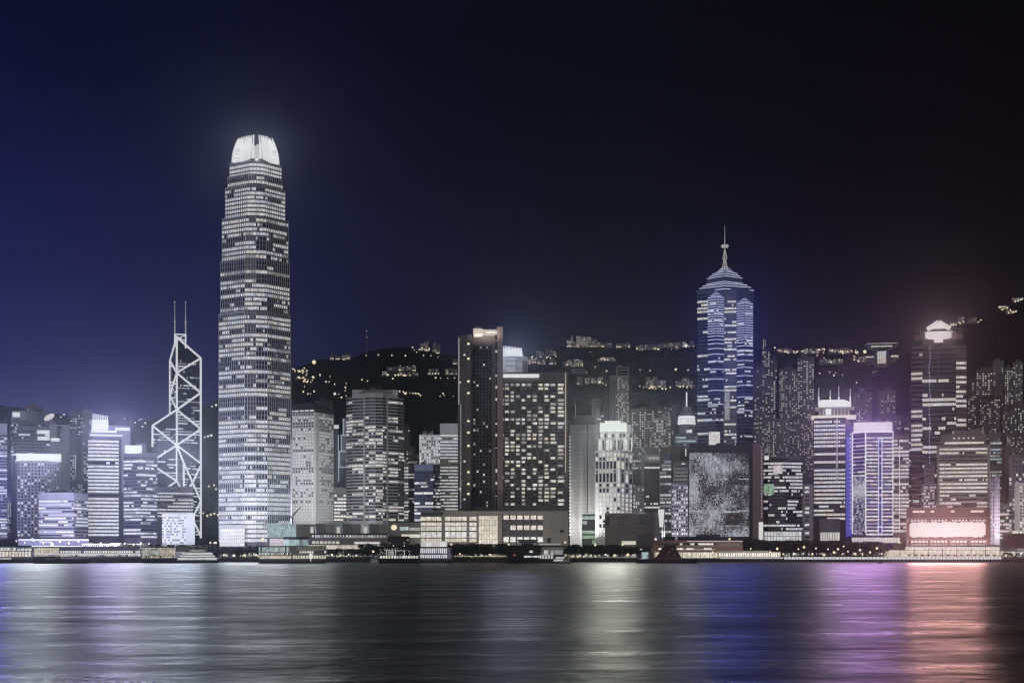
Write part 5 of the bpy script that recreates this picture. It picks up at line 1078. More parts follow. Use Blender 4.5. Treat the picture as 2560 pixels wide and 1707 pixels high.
house(1590, 1652, 861, 872, .3, label='long low lit terrace on the ridge left of the blue skyscraper', group=None); house(1652, 1702, 856, 867, .55, label='bright low flats on the ridge nearest the blue skyscraper', group=None); house(1706, 1736, 853, 866, .4, label='flats by the bright star-like lamp beside the blue skyscraper', group=None)
house(1616, 1665, 942, 966, .3, label='blocky apartment house below the ridge, left of the drum-sign spire', group=None, n=12); house(1689, 1731, 945, 964, .45, label='lit apartment house directly above the drum-sign spire', group=None, n=10)
house(1944, 1982, 870, 880, .7, label='bright row of houses on the ridge right of the two-spiked tower', group=None); house(1997, 2044, 871, 882, .85, label='brightest row of houses on the ridge right of the two-spiked tower', group=None); house(2072, 2100, 871, 881, .75, label='bright ridge houses midway to the bowl-roofed building', group=None); house(2100, 2130, 868, 878, .8, label='bright ridge houses left of the bowl-roofed building', group=None)
house(2395, 2411, 791, 806, .3, label='house block on the wooded slope just right of the glowing chevron', group=None, H_=hill2); house(2418, 2442, 792, 806, .5, label='villa row below the skyline of the wooded slope', group=None, H_=hill2)
VL = []
for a in [(2496, 2524, 762, 768, .8), (2514, 2536, 774, 782, .6), (2530, 2552, 744, 752, .7), (2376, 2392, 806, 813, .7)]: VL.append((a[0], house(*a, H_=hill2, label='small bright villa on the wooded slope at the right edge', group='villas on the right-hand slope').root))
relabel(VL, 'small bright villa on the wooded right-hand slope')

# bowl-roofed lookout
Yp = hill.at(2204, 908)
B = Bld('lookout_building', 'bowl-roofed lookout building with a glowing lattice front on the ridge', 'building', [(2186, 0), (2222, 0)], Yp - 25, 876, ['grey_wall'], 20, z0=Z(915, Yp) - 6)
f_ = B.faces[0]
for i in range(4):
    for j in range(6): B.fpart('lattice_pane', f_, .2 + .155 * i + (.0 if j % 2 else .02), .2 + .155 * i + .135 + (.0 if j % 2 else .02), 878.5 + j * 5.2, 882.6 + j * 5.2, .05, .4, 'sign_cool' if j < 2 else 'lit_warm')
B.box('side_wing', 2146, 2186, 888, 912, 3, 18, 'grey_wall'); B.box('side_wing', 2222, 2246, 890, 912, 3, 18, 'grey_wall'); B.box('wing_lights', 2228, 2246, 889, 893, 2, 3, 'lit_warm'); B.box('wing_lights', 2160, 2184, 890, 893, 2, 3, 'lit_warm')
mb = MB(); n = 14
def bowl(x, off): u = (x - 2204) / 43.0; return 862.5 + (1 - u * u) * 17 - off
xs = [2161 + 86 * k / n for k in range(n + 1)]
for a, c in zip(xs, xs[1:]):
    p = [(*B.pt(a, -10), B.z(bowl(a, 0))), (*B.pt(c, -10), B.z(bowl(c, 0))), (*B.pt(c, 12), B.z(bowl(c, 0))), (*B.pt(a, 12), B.z(bowl(a, 0)))]
    mb.hexa(p + [(q[0], q[1], q[2] + 1.8) for q in p])
mb.build('bowl_roof', 'concrete', B.root)
tr_ = B.box('terrace', 2166, 2242, 860.6, 862.2, -9, 10, 'concrete'); B.box('viewing_floor', 2176, 2232, 864, 871, -6, 8, 'mid_metal')
for k in range(9): B.box('viewing_window', 2178 + k * 6, 2182.5 + k * 6, 865, 868.5, -6.4, -6.05, 'lit_warm')
for k in range(20): B.box('terrace_lamp', 2168 + k * 3.9, 2169.6 + k * 3.9, 859.2, 860.6, -9.2, -8.0, 'lamp_white', tr_)
B.done()
# mast
Ym = hill.at(917, 880); r_ = root('radio_mast', 'thin lattice radio mast with two small lamps on the ridge', 'mast', (X(917, Ym), Ym, Z(880, Ym) - 3))
mb = MB(); x = X(917, Ym); mb.tube((x, Ym, Z(880, Ym) - 3), (x, Ym, Z(824, Ym)), .9, .35, 4); mb.build('pole', 'grey_wall', r_)
for py in (827, 843): mb = MB(); mb.lathe((x, Ym - .8), [(.2, Z(py + 1, Ym)), (1.1, Z(py, Ym)), (.2, Z(py - 1, Ym))], 8); mb.build('mast_lamp', 'lamp_warm', r_)

LAMPME = {}
def street_lamp(px, py, Y, rad, mat, label, group, hgt=8.0):
    key = (round(rad, 2), mat, hgt)
    if key not in LAMPME:
        m1 = MB(); m1.tube((0, 0, 0), (0, 0, hgt - rad), .12, .09, 5)
        m2 = MB(); m2.lathe((0, 0), [(rad * .3, hgt - rad), (rad * .85, hgt - rad * .6), (rad, hgt), (rad * .75, hgt + rad * .7), (rad * .2, hgt + rad)], 8)
        LAMPME[key] = (m1.mesh('post', ['mid_metal']), m2.mesh('lamp_globe', [mat]))
    r_ = root('street_lamp', label, 'street lamp', (X(px, Y), Y, Z(py, Y) - hgt), group)
    for me in LAMPME[key]: o = bpy.data.objects.new(me.name.split('.')[0], me); sc.collection.objects.link(o); o.parent = r_
    return r_
HL = 'tiny lit street lamp on the dark hillside'
def hl(px, py, rad=1.4, mat='lamp_warm', label=HL, group='street lamps on the hillside', H_=None):
    Y = (H_ or hill).at(px, py + 4); o = street_lamp(px, py, Y - 8, rad, mat, label, group, 7.0)
    if group: ROWS.setdefault((('lamp ' if label == HL else label + ', ') + (region(px) if label == HL else ''),), []).append((px, o))
hl(785, 905, 4.2, 'lamp_warm', 'brightest warm lamp on the ridge, just right of the tallest tower', None); hl(747, 943, 2.4, 'lamp_warm', 'large warm lamp under a pale roof low beside the tallest tower', None); hl(1715, 864, 3.6, 'lamp_white', 'bright star-like lamp on the ridge beside the blue skyscraper', None); hl(2162, 879, 3.6, 'lamp_warm', 'bright star-like lamp left of the bowl-roofed lookout', None); hl(837, 984, 2.6, 'lamp_white', 'bright white lamp above the porthole tower', None)
for px, py in [(915, 888), (946, 887), (980, 888), (1014, 889), (1032, 868), (1037, 875), (1042, 880), (1059, 888), (1078, 889), (1096, 893), (800, 935), (800, 938), (765, 938), (780, 950), (778, 955), (785, 942), (815, 954), (823, 954), (826, 941), (733, 922), (738, 928), (760, 920), (768, 926), (761, 966), (759, 979), (785, 978), (777, 984), (770, 984), (836, 960), (864, 968), (866, 958), (864, 976), (853, 993), (866, 989), (848, 985), (982, 946), (905, 949), (918, 952), (1000, 978), (1008, 979), (1016, 981), (1024, 982), (1032, 983), (1040, 983), (1046, 984), (1052, 988), (1133, 990), (1100, 990), (1110, 988), (1108, 983), (1090, 944), (1102, 945), (1120, 945), (1136, 945),
               (1357, 892), (1371, 891), (1390, 890), (1476, 880), (1488, 917), (1516, 927), (1508, 958), (1514, 962), (1500, 955), (1626, 926), (1600, 924), (1690, 924), (1720, 925), (1610, 968), (1624, 970), (1640, 971), (1656, 970), (1676, 968), (1600, 965), (1700, 966), (1736, 964), (2044, 888), (2052, 900), (2078, 905), (2088, 932), (2084, 938), (2074, 930), (2050, 933), (2106, 937), (2142, 956), (2108, 882), (2122, 876), (2146, 884), (2190, 928), (2184, 930), (1990, 881), (1936, 869), (2060, 881)]:
    hl(px + R.uniform(-1, 1), py, R.uniform(.9, 1.9))
hl(1689.5, 923, 2.4)
for px, py in [(352, 1048), (347, 1050), (363, 1057), (338, 1056), (312, 1046), (356, 1066), (160, 1036), (152, 1042), (520, 1090), (528, 1088), (512, 1092), (530, 1016), (540, 1012)]: hl(px, py, R.uniform(1.4, 2.6), 'lamp_white', 'white lamp on the hazy western slope', 'street lamps on the hazy western slope')
for px, py in [(500 + k * 9, 1285 + R.uniform(-4, 4)) for k in range(6)] + [(522, 1215), (535, 1212), (540, 1222)]: hl(px, py, 1.8, 'lamp_warm', 'warm lamp in the gap beside the braced tower', 'street lamps in the gap between the western towers')
for px, py in [(2505, 774), (2540, 778), (2452, 800), (2384, 812), (2375, 816), (2400, 808), (2408, 804), (2424, 803), (2436, 800), (2446, 805), (2500, 768), (2510, 771), (2518, 770), (2526, 775), (2534, 780), (2522, 782), (2545, 752), (2552, 749), (2556, 747), (2538, 754)]: hl(px, py, 1.6, 'lamp_warm', 'tiny street lamp on the wooded right-hand slope', 'street lamps on the right-hand slope', hill2)

for px, py, n, sx_, sy_ in [(752, 930, 10, 16, 7), (775, 948, 12, 18, 8), (1070, 872, 6, 24, 5), (1000, 937, 8, 38, 2), (1350, 893, 8, 28, 4), (1430, 906, 6, 22, 6), (1520, 897, 6, 18, 3), (1640, 969, 8, 30, 3), (1710, 966, 6, 20, 3), (1640, 872, 8, 60, 2), (2000, 880, 10, 50, 3), (2080, 900, 12, 24, 5), (2120, 880, 12, 26, 4), (2150, 897, 14, 18, 6), (2075, 874, 14, 40, 3), (1965, 874, 8, 22, 3), (2020, 876, 12, 26, 3), (1030, 984, 6, 22, 2)]:
    for _ in range(n): hl(px + R.uniform(-sx_, sx_), py + R.uniform(-sy_, sy_), R.uniform(.8, 2.0))
for k_, rows in ROWS.items():
    for i_ in range(0, len(rows), 1): pass
    nm = k_[0].rstrip(', ')
    if nm.startswith('lamp '): nm = 'tiny street lamp ' + nm[5:]
    if len(rows) <= 46: relabel(rows, nm)
    else:
        for _, o in rows: o['label'] = nm

# ------------------------------------------------------------------ waterfront buildings
def block(name, label, cat, x0, x1, yt, Y, wall, depth=20, z0=3.0, group=None): return Bld(name, label, cat, [(x0, 0), (x1, 0)], Y, yt, wall if isinstance(wall, list) else [wall], depth, group, z0)
# wedge skylight mall
B = block('shopping_mall', 'low stone mall with a row of slanted glass skylight wedges on its roof', 'building', 668, 970, 1344, 1500, ['tan_wall', 'stone_wall'], 40); f_ = B.faces[0]
gw = B.trap('glass_wedge', (668, 741), (664, 731), 1342, 1307, 4, 30, 'lit_teal')
for k in range(9): B.trap('wedge_rib', (670 + k * 7.6, 671 + k * 7.6), (667 + k * 7.2, 668 + k * 7.2), 1342, 1307, 3.4, 4, 'silver_metal', gw)
B.box('roof_wall', 741, 788, 1309, 1344, 10, 30, 'tan_wall')
for x in (792, 858, 926):
    sk = B.trap('skylight', (x, x + 24), (x - 3, x + 20), 1333, 1308, 6, 20, 'glass_green'); B.trap('skylight_wall', (x + 24, x + 44), (x + 20, x + 44), 1333, 1309, 5, 20, 'tan_wall')
    for k in range(6): B.trap('skylight_rib', (x + 1 + k * 4, x + 1.8 + k * 4), (x - 2 + k * 4, x - 1.2 + k * 4), 1333, 1308, 5.4, 6, 'mid_metal', sk)
    B.box('uplit_niche', x - 16, x - 8, 1316, 1332, 9, 12, 'flood_strip')
B.box('roof_deck', 776, 968, 1332, 1336, 3, 30, 'dark_wall')
for k in range(24): B.box('deck_lamp', 780 + k * 7.8, 780 + k * 7.8 + R.uniform(1.5, 5.5), 1336.5, 1342, 2.4, 3, R.choice(('lit', 'lit_warm', 'lit_dim', 'lit_cool')))
for k in range(7): B.fpart('window', f_, .37 + k * .033, .395 + k * .033, 1352, 1358.5, -.1, .12, 'lit_warm')
B.fpart('awning_light', f_, .72, .93, 1354, 1359, .0, .8, 'glow_white'); B.fpart('shop_front', f_, .3, .98, 1362, 1378, .0, .3, 'lit_warm'); B.fpart('shop_front', f_, .02, .28, 1346, 1378, .0, .3, 'lit_pink'); B.done()
B = Bld('pavilion', 'round teal glass pavilion in front of the skylight mall', 'pavilion', [(709, 5), (722, 0), (748, 0), (771, 6)], 1470, 1344, ['glass_green', 'dark_roof'], 14); B.ribbon(B.faces, 1346, 1366, 19, .9, 3.5, (.9, .1, 0), ('lit_teal', 'lit_teal', 'lit_cool_dim'), dark='glass_green'); B.box('roof_slab', 708, 772, 1341.5, 1344.5, -1, 12, 'dark_roof'); B.done()
B = block('office_block', 'grey low block with a glowing globe lamp on its front', 'building', 971, 1052, 1304, 1520, ['grey_wall', 'dark_wall']); f_ = B.faces[0]
c = B.pt(985, -3); mb = MB(); mb.lathe(c, [(.5, B.z(1325)), (2.2, B.z(1322.5)), (3.0, B.z(1318)), (2.2, B.z(1313.5)), (.5, B.z(1311))], 14); mb.build('globe_lamp', 'lamp_warm', B.root); B.fpart('window', f_, .35, .62, 1316, 1325, 0, .12, 'lit_teal'); B.fpart('window', f_, .65, .98, 1318, 1325, 0, .12, 'lit_dim'); B.fpart('lit_band', f_, .4, .98, 1335, 1343, 0, .5, 'sign_warm'); B.fpart('coping', f_, 0, 1, 1302.5, 1305, -.2, .6, 'dark_roof'); B.done()
B = block('theatre', 'dark dome-cornered hall between the mall and the stone podium', 'building', 970, 1024, 1340, 1490, ['dark_wall']); B.panes(B.faces[0], 1344, 1366, 7, 6, .3, .4, .2, ('lit_warm',), 'glass_black', grid=False, cap=30); B.done()
# red pier-side terminal
B = block('ferry_terminal', 'red two-storey terminal with a band of windows and a pink end panel', 'building', 1632, 1857, 1350, 1440, ['red_wall', 'dark_wall'], 22); f_ = B.faces[0]
for y0, y1, spans in ((1357, 1362, ((1700, 1706), (1726, 1736), (1746, 1755), (1755, 1768), (1768, 1784))), (1369, 1374, ((1646, 1653), (1692, 1708), (1716, 1734), (1760, 1780)))):
    B.fpart('window_strip', f_, .06, .70, y0, y1, .0, .15, 'glass_black')
    for a, c in spans: B.fpart('window', f_, (a - 1632) / 225, (c - 1632) / 225, y0 + .2, y1 - .2, .05, .3, 'lit')
B.fpart('end_panel', f_, .74, .97, 1356, 1366, 0, .5, 'pink_wall'); B.fpart('light_strip', f_, .38, 1, 1351.6, 1353, .1, .8, 'flood_strip'); B.fpart('lit_arcade', f_, .02, .72, 1380, 1394, .0, .3, 'lit_yellow'); B.fpart('ledge', f_, 0, 1, 1364, 1366.5, 0, .9, 'pink_wall')
for k in range(14): B.fpart('column', f_, .03 + k * .05, .034 + k * .05, 1378, 1396, .3, 1.0, 'grey_wall')
for a, c, y in ((1694, 1752, 1340), (1740, 1800, 1335), (1660, 1688, 1341)): B.box('roof_box', a, c, y, 1350.5, 6, 16, 'dark_roof')
B.done()
B = block('signal_tower', 'dark boxy tower raised on legs at the water edge', 'tower', 1593, 1628, 1337, 1415, ['black_metal'], 9, z0=Z(1379, 1415))
B.trap('cab', (1596, 1628), (1591, 1629), 1366, 1338, -1.5, 0, 'glass_black'); B.box('pillar', 1627, 1634, 1338, 1379, -.5, 8, 'red_wall'); B.box('lit_lobby', 1604, 1622, 1380, 1396, 1, 7, 'lit_teal')
for x in (1597, 1602, 1621, 1626): B.box('leg', x, x + 2, 1379, 1396, 0, 2, 'black_metal')
B.box('window', 1600, 1606, 1371, 1374, -.2, 0, 'lit'); B.done()
B = block('lamp_sign', 'tall white glowing sign pylon on two thin posts', 'sign', 1645, 1661, 1274, 1560, ['mid_metal'], 3, z0=Z(1315, 1560)); B.trap('lit_panel', (1649, 1658), (1645, 1661), 1317, 1273, -1, -.2, 'glow_white')
for x in (1656, 1661): B.rod('post', x, 1300, 1348, 1, .3, 'dim_white')
B.done()
# interchange canopy
B = block('ferry_terminal', 'long open pavilion of glowing arches under the glowing red building', 'pavilion', 2211, 2503, 1374, 1450, ['tan_wall', 'red_wall'], 16); f_ = B.faces[0]
B.fpart('lit_hall', f_, 0, 1, 1375, 1391, .05, .2, 'lit_yellow')
for k in range(34): B.fpart('window', f_, .01 + k * .029, .03 + k * .029, 1376 + (k % 3), 1384, .2, .35, R.choice(('sign_warm', 'lit_warm', 'sign_pink', 'lit_pink')))
for k in range(9): B.fpart('red_post', f_, .01 + k * .122, .016 + k * .122, 1360, 1392, .4, 1.2, 'red_wall')
B.trap('canopy', (2264, 2503), (2270, 2500), 1366, 1362, -4, 14, 'pink_wall'); B.box('upper_arcade', 2264, 2500, 1366, 1374, -1, 12, 'lit_warm')
for k in range(26): B.box('arch_lamp', 2266 + k * 9, 2272.5 + k * 9, 1366, 1371, -2.2, -1.2, 'sign_pink')
for k in range(14): B.fpart('red_panel', f_, .2 + k * .056, .2 + k * .056 + .03, 1385, 1389, .3, .5, R.choice(('pink_wall', 'tan_wall')))
B.done()
B = block('billboard', 'brown billboard on steel legs at the right edge of the quay', 'billboard', 2506, 2590, 1334, 1440, ['brown_board'], 2, z0=Z(1370, 1440))
for x in (2513, 2540): B.rod('leg', x, 1370, 1397, .8, .45, 'brown_board')
B.fpart('frame', B.faces[0], 0, 1, 1333, 1334.6, -.2, .4, 'grey_wall'); B.done()
B = block('shelter', 'row of low lit shelters behind the trees at the right edge', 'pavilion', 2490, 2600, 1376, 1480, ['tan_wall'], 8); B.fpart('lit_front', B.faces[0], 0, 1, 1378, 1391, .05, .3, 'lit_warm'); B.box('flood_lamp', 2530, 2546, 1326, 1334, 4, 6, 'sign_warm'); B.done()
B = block('arcade', 'long glowing arcade of white lights behind the promenade trees', 'pavilion', 1985, 2210, 1358, 1475, ['tan_wall'], 8); f_ = B.faces[0]
for k in range(46): 
    if R.random() < .85: B.fpart('shop_light', f_, .01 + k * .0213, .012 + k * .0213 + R.uniform(.006, .018), 1362 + R.uniform(0, 14), 1380 + R.uniform(0, 10), .05, .3, R.choice(('lit_warm', 'lit_yellow', 'lit', 'lit_dim', 'lamp_warm')))
B.done()
# elevated footbridge at left, its glowing strips standing in for traffic light trails; long building behind the piers
B = block('viaduct', 'long elevated road with two white light trails below the left towers', 'viaduct', 46, 222, 1346, 1520, ['lilac_dark'], 10, z0=Z(1366, 1520))
for y in (1347.4, 1364): B.fpart('light_trail', B.faces[0], 0, 1 if y < 1350 else .9, y, y + 2.6, 0, .8, 'sign_cool')
for k in range(10): B.fpart('support', B.faces[0], .03 + k * .1, .045 + k * .1, 1366, 1394, -2, -.4, 'grey_wall')
for k in range(6): B.fpart('window', B.faces[0], .3 + k * .03, .32 + k * .03, 1353, 1355, 0, .2, 'lit'); 
B.done()
B = block('viaduct', 'darker walkway with a red light line continuing right of the white-trailed road', 'viaduct', 205, 366, 1358, 1500, ['dark_wall'], 8, z0=Z(1376, 1500)); B.fpart('light_trail', B.faces[0], 0, 1, 1358.5, 1360, 0, .6, 'lit_pink')
for k in range(30): B.fpart('deck_light', B.faces[0], k / 30, k / 30 + R.uniform(.008, .022), 1362, 1365, 0, .4, R.choice(('lamp_warm', 'lit', 'glass_black')))
for k in range(8): B.fpart('support', B.faces[0], .05 + k * .12, .065 + k * .12, 1376, 1394, -2, -.4, 'grey_wall')
B.box('flood_lamp', 276, 302, 1357, 1363, -2, -1, 'lamp_white'); B.done()

# ------------------------------------------------------------------ piers and the quay edge
def pier(label, x0, x1, yt, yd, yw, roof='dark_roof', wall='pier_dark', panels=(), storeys=1, name='pier', depth=None):
    """A ferry pier: piled deck down to the water, hall with lit bays, flat roof."""
    Y = H * F / (yw - YH); depth = depth or (1398 - Y)
    B = Bld(name, label, 'pier', [(x0 + 4, 3), (x1 - 4, 3)], Y, yt, [wall], depth - 4, None, z0=Z(yd, Y), ref=(x0 + x1) / 2)
    dk = B.box('deck', x0, x1, yd, yd + 4.0, 0, depth, 'quay_stone' if wall != 'pier_dark' else 'pier_dark')
    n = max(4, int((x1 - x0) / 7))
    for k in range(n): x = x0 + 1 + (x1 - x0 - 4) * k / (n - 1); B.box('pile', x, x + 2.2, yd + 4, yw + 4, .6, 1.8, 'pier_dark', dk)
    B.box('pile_wall', x0 + 1, x1 - 1, yd + 4, yw + 4, 2.2, 4, 'pier_dark', dk)
    B.box('roof', x0 + 1, x1 - 1, yt - 2, yt, 1, depth - 2, roof)
    return B
def bays(B, name, x0, x1, yt, yb, n, tint, gapf=.2, d=2.7, rnd=.0):
    for k in range(n):
        a = x0 + (x1 - x0) * k / n
        if R.random() >= rnd: B.box(name, a + (x1 - x0) / n * gapf / 2, a + (x1 - x0) / n * (1 - gapf / 2), yt, yb, d, d + .25, R.choice(tint))
B = pier('dark-roofed pier of cream-lit bays at the left end', -30, 82, 1365, 1394, 1406.5, 'pier_dark', 'lilac_dark'); B.trap('hip_roof', (-30, 47), (-30, 36), 1364, 1347, 4, 30, 'dark_wall'); bays(B, 'lit_bay', -28, 40, 1368, 1376, 9, ('lit_warm', 'lit', 'lit_dim')); bays(B, 'lit_bay', -28, 78, 1378, 1391, 13, ('lit_warm', 'lit', 'lit_yellow')); bays(B, 'lit_bay', 42, 80, 1370, 1376, 4, ('lit_cool', 'lit')); B.done()
B = pier('low pier hall hung with tall yellow-lit curtains', 82, 352, 1368, 1391, 1406.5, 'lilac_dark', 'lilac_dark'); bays(B, 'lit_bay', 85, 148, 1369, 1383, 16, ('lit_yellow', 'lit_warm', 'lit_yellow'), .15); bays(B, 'lit_bay', 150, 350, 1376, 1382, 34, ('sign_cool', 'lit', 'lit_cool', 'lit_warm'), .25, rnd=.1); B.box('light_trail', 84, 352, 1383, 1385.4, 1.6, 2.6, 'sign_cool'); bays(B, 'lit_bay', 86, 350, 1386, 1390, 44, ('sign_warm', 'lit', 'lit_warm', 'lit_dim'), .3, rnd=.1); B.done()  # a ferry's light trail is built as a glowing strip along the hall
B = pier('pier faced with glittering white and yellow glass left of the moored ferry', 352, 440, 1367, 1395, 1406.5, 'tan_wall', 'tan_wall')
for j in range(6):
    for k in range(24):
        if R.random() < .9: a = 354 + 84 * k / 24; y = 1369 + j * 3.2; B.box('lit_pane', a + .3, a + 3.0, y, y + 2.5, 2.6, 2.85, R.choice(('lit_yellow', 'lit_teal', 'lit', 'lit_dim', 'lit_warm') if k < 14 else ('lit_yellow', 'lit_warm', 'lit_yellow')))
bays(B, 'lit_bay', 354, 438, 1390, 1394, 26, ('lit_yellow', 'lit_warm', 'glass_black'), .3); B.box('roof_wall', 440, 520, 1362, 1378, 8, 20, 'tan_wall')
for a in (371, 388, 418, 430, 448, 480, 506): B.box('roof_unit', a, a + R.uniform(5, 16), 1361, 1365.4, 8, 14, 'dark_roof')
B.done()
B = pier('two-part pier, green glass at left and a plain stone wall at right', 645, 816, 1366, 1396.5, 1407, 'dark_roof', 'grey_wall'); B.box('stone_wall', 741, 816, 1365, 1376, 1, 10, 'tan_wall'); bays(B, 'lit_bay', 647, 724, 1367, 1379, 20, ('lit_teal', 'lit_teal', 'lit_cool_dim', 'glass_green'), .18); bays(B, 'lit_bay', 647, 728, 1380.5, 1387, 22, ('lit_teal', 'lit', 'glass_black', 'lit_dim'), .4); bays(B, 'lit_bay', 647, 728, 1389, 1396, 16, ('lit_yellow', 'lit_yellow', 'lit'), .2); bays(B, 'lit_bay', 741, 816, 1377, 1382, 12, ('lit_warm', 'lit', 'glass'), .3); bays(B, 'lit_bay', 731, 816, 1388, 1396, 13, ('lit_yellow', 'lit_warm', 'lit_yellow'), .3)
B.box('white_mast', 776, 778, 1376, 1403, -.4, .4, 'glow_white'); B.box('entrance', 773, 782, 1384, 1396, 2, 2.6, 'glow_white'); B.done()
B = pier('dark pier with white-lit ground floor and speckled windows right of the mall trees', 945, 1050, 1367, 1396.5, 1407.5, 'pier_dark', 'pier_dark')
for k in range(46): a = R.uniform(948, 1024); y = R.uniform(1369, 1386); B.box('window', a, a + R.uniform(1, 2.6), y, y + R.uniform(1, 2.2), 2.6, 2.9, R.choice(('lit_cool', 'lit_dim', 'lit')))
B.box('lit_hall', 970, 984, 1374, 1388, 2.6, 2.9, 'lit_dim'); bays(B, 'lit_bay', 949, 1046, 1388.5, 1395, 14, ('glow_white', 'lit_cool', 'lit', 'lit_warm'), .25)
for x in (965, 988, 1010): B.box('white_post', x, x + 1.4, 1374, 1396, .6, 1.2, 'glow_white')
B.done()
B = pier('brightest pier, two storeys of white-lit arches under dark trees', 1048, 1131, 1368, 1396, 1407, 'dark_wall', 'lilac_wall'); B.box('light_wall', 1052, 1118, 1352, 1367, 6, 10, 'flood_strip'); bays(B, 'lit_arch', 1050, 1118, 1370, 1382, 14, ('sign_cool', 'glow_white', 'lit_cool'), .4); bays(B, 'lit_arch', 1050, 1118, 1386, 1394, 12, ('glow_white', 'lit', 'sign_cool'), .4); B.box('balcony', 1064, 1100, 1383, 1386.5, 1.2, 2.6, 'lilac_wall'); B.box('flood_lamp', 1066, 1078, 1356, 1366, 5, 6, 'glow_white'); B.box('flood_lamp', 1100, 1114, 1354, 1366, 5, 6, 'glow_white'); B.done()
B = pier('dark pier with a boat-shaped swooping roof and a peaked lit house', 1267, 1412, 1364, 1396, 1407, 'pier_dark', 'pier_dark')
B.trap('swoop_roof', (1302, 1334), (1291, 1347), 1359, 1348, 4, 18, 'mid_metal'); B.box('swoop_neck', 1304, 1332, 1358, 1367, 6, 16, 'dark_wall'); B.trap('house_wall', (1352, 1408), (1354, 1408), 1386, 1367, .5, 3, 'tan_wall'); B.box('house_roof', 1350, 1410, 1364, 1367, .2, 12, 'dark_roof'); bays(B, 'lit_bay', 1356, 1382, 1375, 1385, 8, ('lit_dim', 'glass', 'lit'), .3, .25); B.box('window', 1384, 1406, 1375, 1385, .25, .5, 'lit_cool_dim'); bays(B, 'lit_bay', 1310, 1352, 1388.5, 1393, 5, ('glow_white', 'lit_teal'), .1, .4); B.box('window', 1323, 1332, 1375.5, 1381, 2.6, 2.9, 'lit_warm'); bays(B, 'white_column', 1350, 1384, 1386, 1400, 9, ('glow_white',), .55, .3); B.box('red_lamp', 1284, 1289, 1385.5, 1388, 2.4, 2.9, 'lamp_red'); B.box('roof_house', 1368, 1377, 1344, 1356, 8, 14, 'grey_wall'); B.box('roof_rail', 1348, 1402, 1358, 1363, 10, 12, 'dim_white'); B.done()

# promenade railings and lights on the quay edge
def rail(label, x0, x1, yt, yb, Y, mat, n, post='grey_wall', bar='quay_stone'):
    r_ = root('railing', label, 'railing', (X((x0 + x1) / 2, Y), Y, 3.0)); mb = MB(); mb.box(X(x0, Y), X(x1, Y), Y - .15, Y + .15, Z(yb, Y), Z(yt, Y)); mb.build('lit_rail', mat, r_)
    for k in range(n): x = X(x0 + (x1 - x0) * k / (n - 1), Y); mb = MB(); mb.box(x - .2, x + .2, Y - .3, Y + .3, 2.6, Z(yt, Y) + .2); mb.build('post', post, r_)
rail('long white ferry light trail along the quay in front of the glowing arches', 1960, 2504, 1391.6, 1397.5, 1391.2, 'sign_cool', 60)  # light trail of a ferry, built as a glowing rail
rail('lit railing of the promenade right of the red terminal', 1800, 1958, 1392, 1396, 1391.2, 'flood_strip', 22)
rail('dim warm railing of the promenade below the hotel podium trees', 1136, 1266, 1389, 1391, 1391.2, 'lit_yellow', 24)
rail('faint lit railing below the trees by the blank pale slab', 1415, 1592, 1391, 1393, 1391.2, 'lit_dim', 24)
B = block('arcade', 'low row of bright round stalls along the promenade right of the red terminal', 'pavilion', 1795, 1952, 1379, 1425, ['tan_wall'], 6); bays(B, 'stall_light', 1797, 1950, 1382, 1391, 26, ('lit_warm', 'sign_warm', 'lit_yellow', 'lit'), .3, -.4); B.box('canopy', 1790, 1920, 1376, 1378.5, -2, 6, 'grey_wall'); B.done()

def light_row(label, x0, x1, Y, n, tint, yt=1378, yb=1392, p=.9):  # lit fronts added under the trees to brighten the shore
    B = block('light_row', label, 'shore_lights', x0, x1, yt - 4, Y, ['tan_wall'], 6)
    for k in range(n):
        a = x0 + (x1 - x0) * (k + .1) / n; q = (x1 - x0) / n
        if R.random() < p: B.box('lit_front', a, a + q * R.uniform(.5, .85), yt + R.uniform(0, 4), yb - R.uniform(0, 3), -.25, -.03, R.choice(tint))
        if R.random() < .5: B.box('awning', a, a + q * .8, yt - 2, yt - .5, -1.6, -.05, 'grey_wall')
    B.done()
light_row('glowing low lights under the tree clump left of the green glass pier', 552, 648, 1448, 18, ('sign_warm', 'lit', 'lit_warm', 'glow_white'))
light_row('bright white lights under the trees in front of the mall', 815, 946, 1448, 22, ('glow_white', 'sign_warm', 'lit', 'lit_warm'), 1376)
light_row('faint row of lights behind the trees below the hotel podium', 1134, 1280, 1448, 22, ('lit_dim', 'lit_warm', 'lit_dim', 'lit_yellow'), 1383, 1392, .7)
light_row('warm row of lights behind the grove below the blank pale slab', 1412, 1592, 1448, 26, ('lit_warm', 'sign_warm', 'lit_dim', 'lit'), 1380, 1392, .75)
light_row('bright specks of light behind the belt of trees right of the red terminal', 1856, 2000, 1468, 24, ('lit_warm', 'lamp_warm', 'lit_dim'), 1378, 1391, .7)

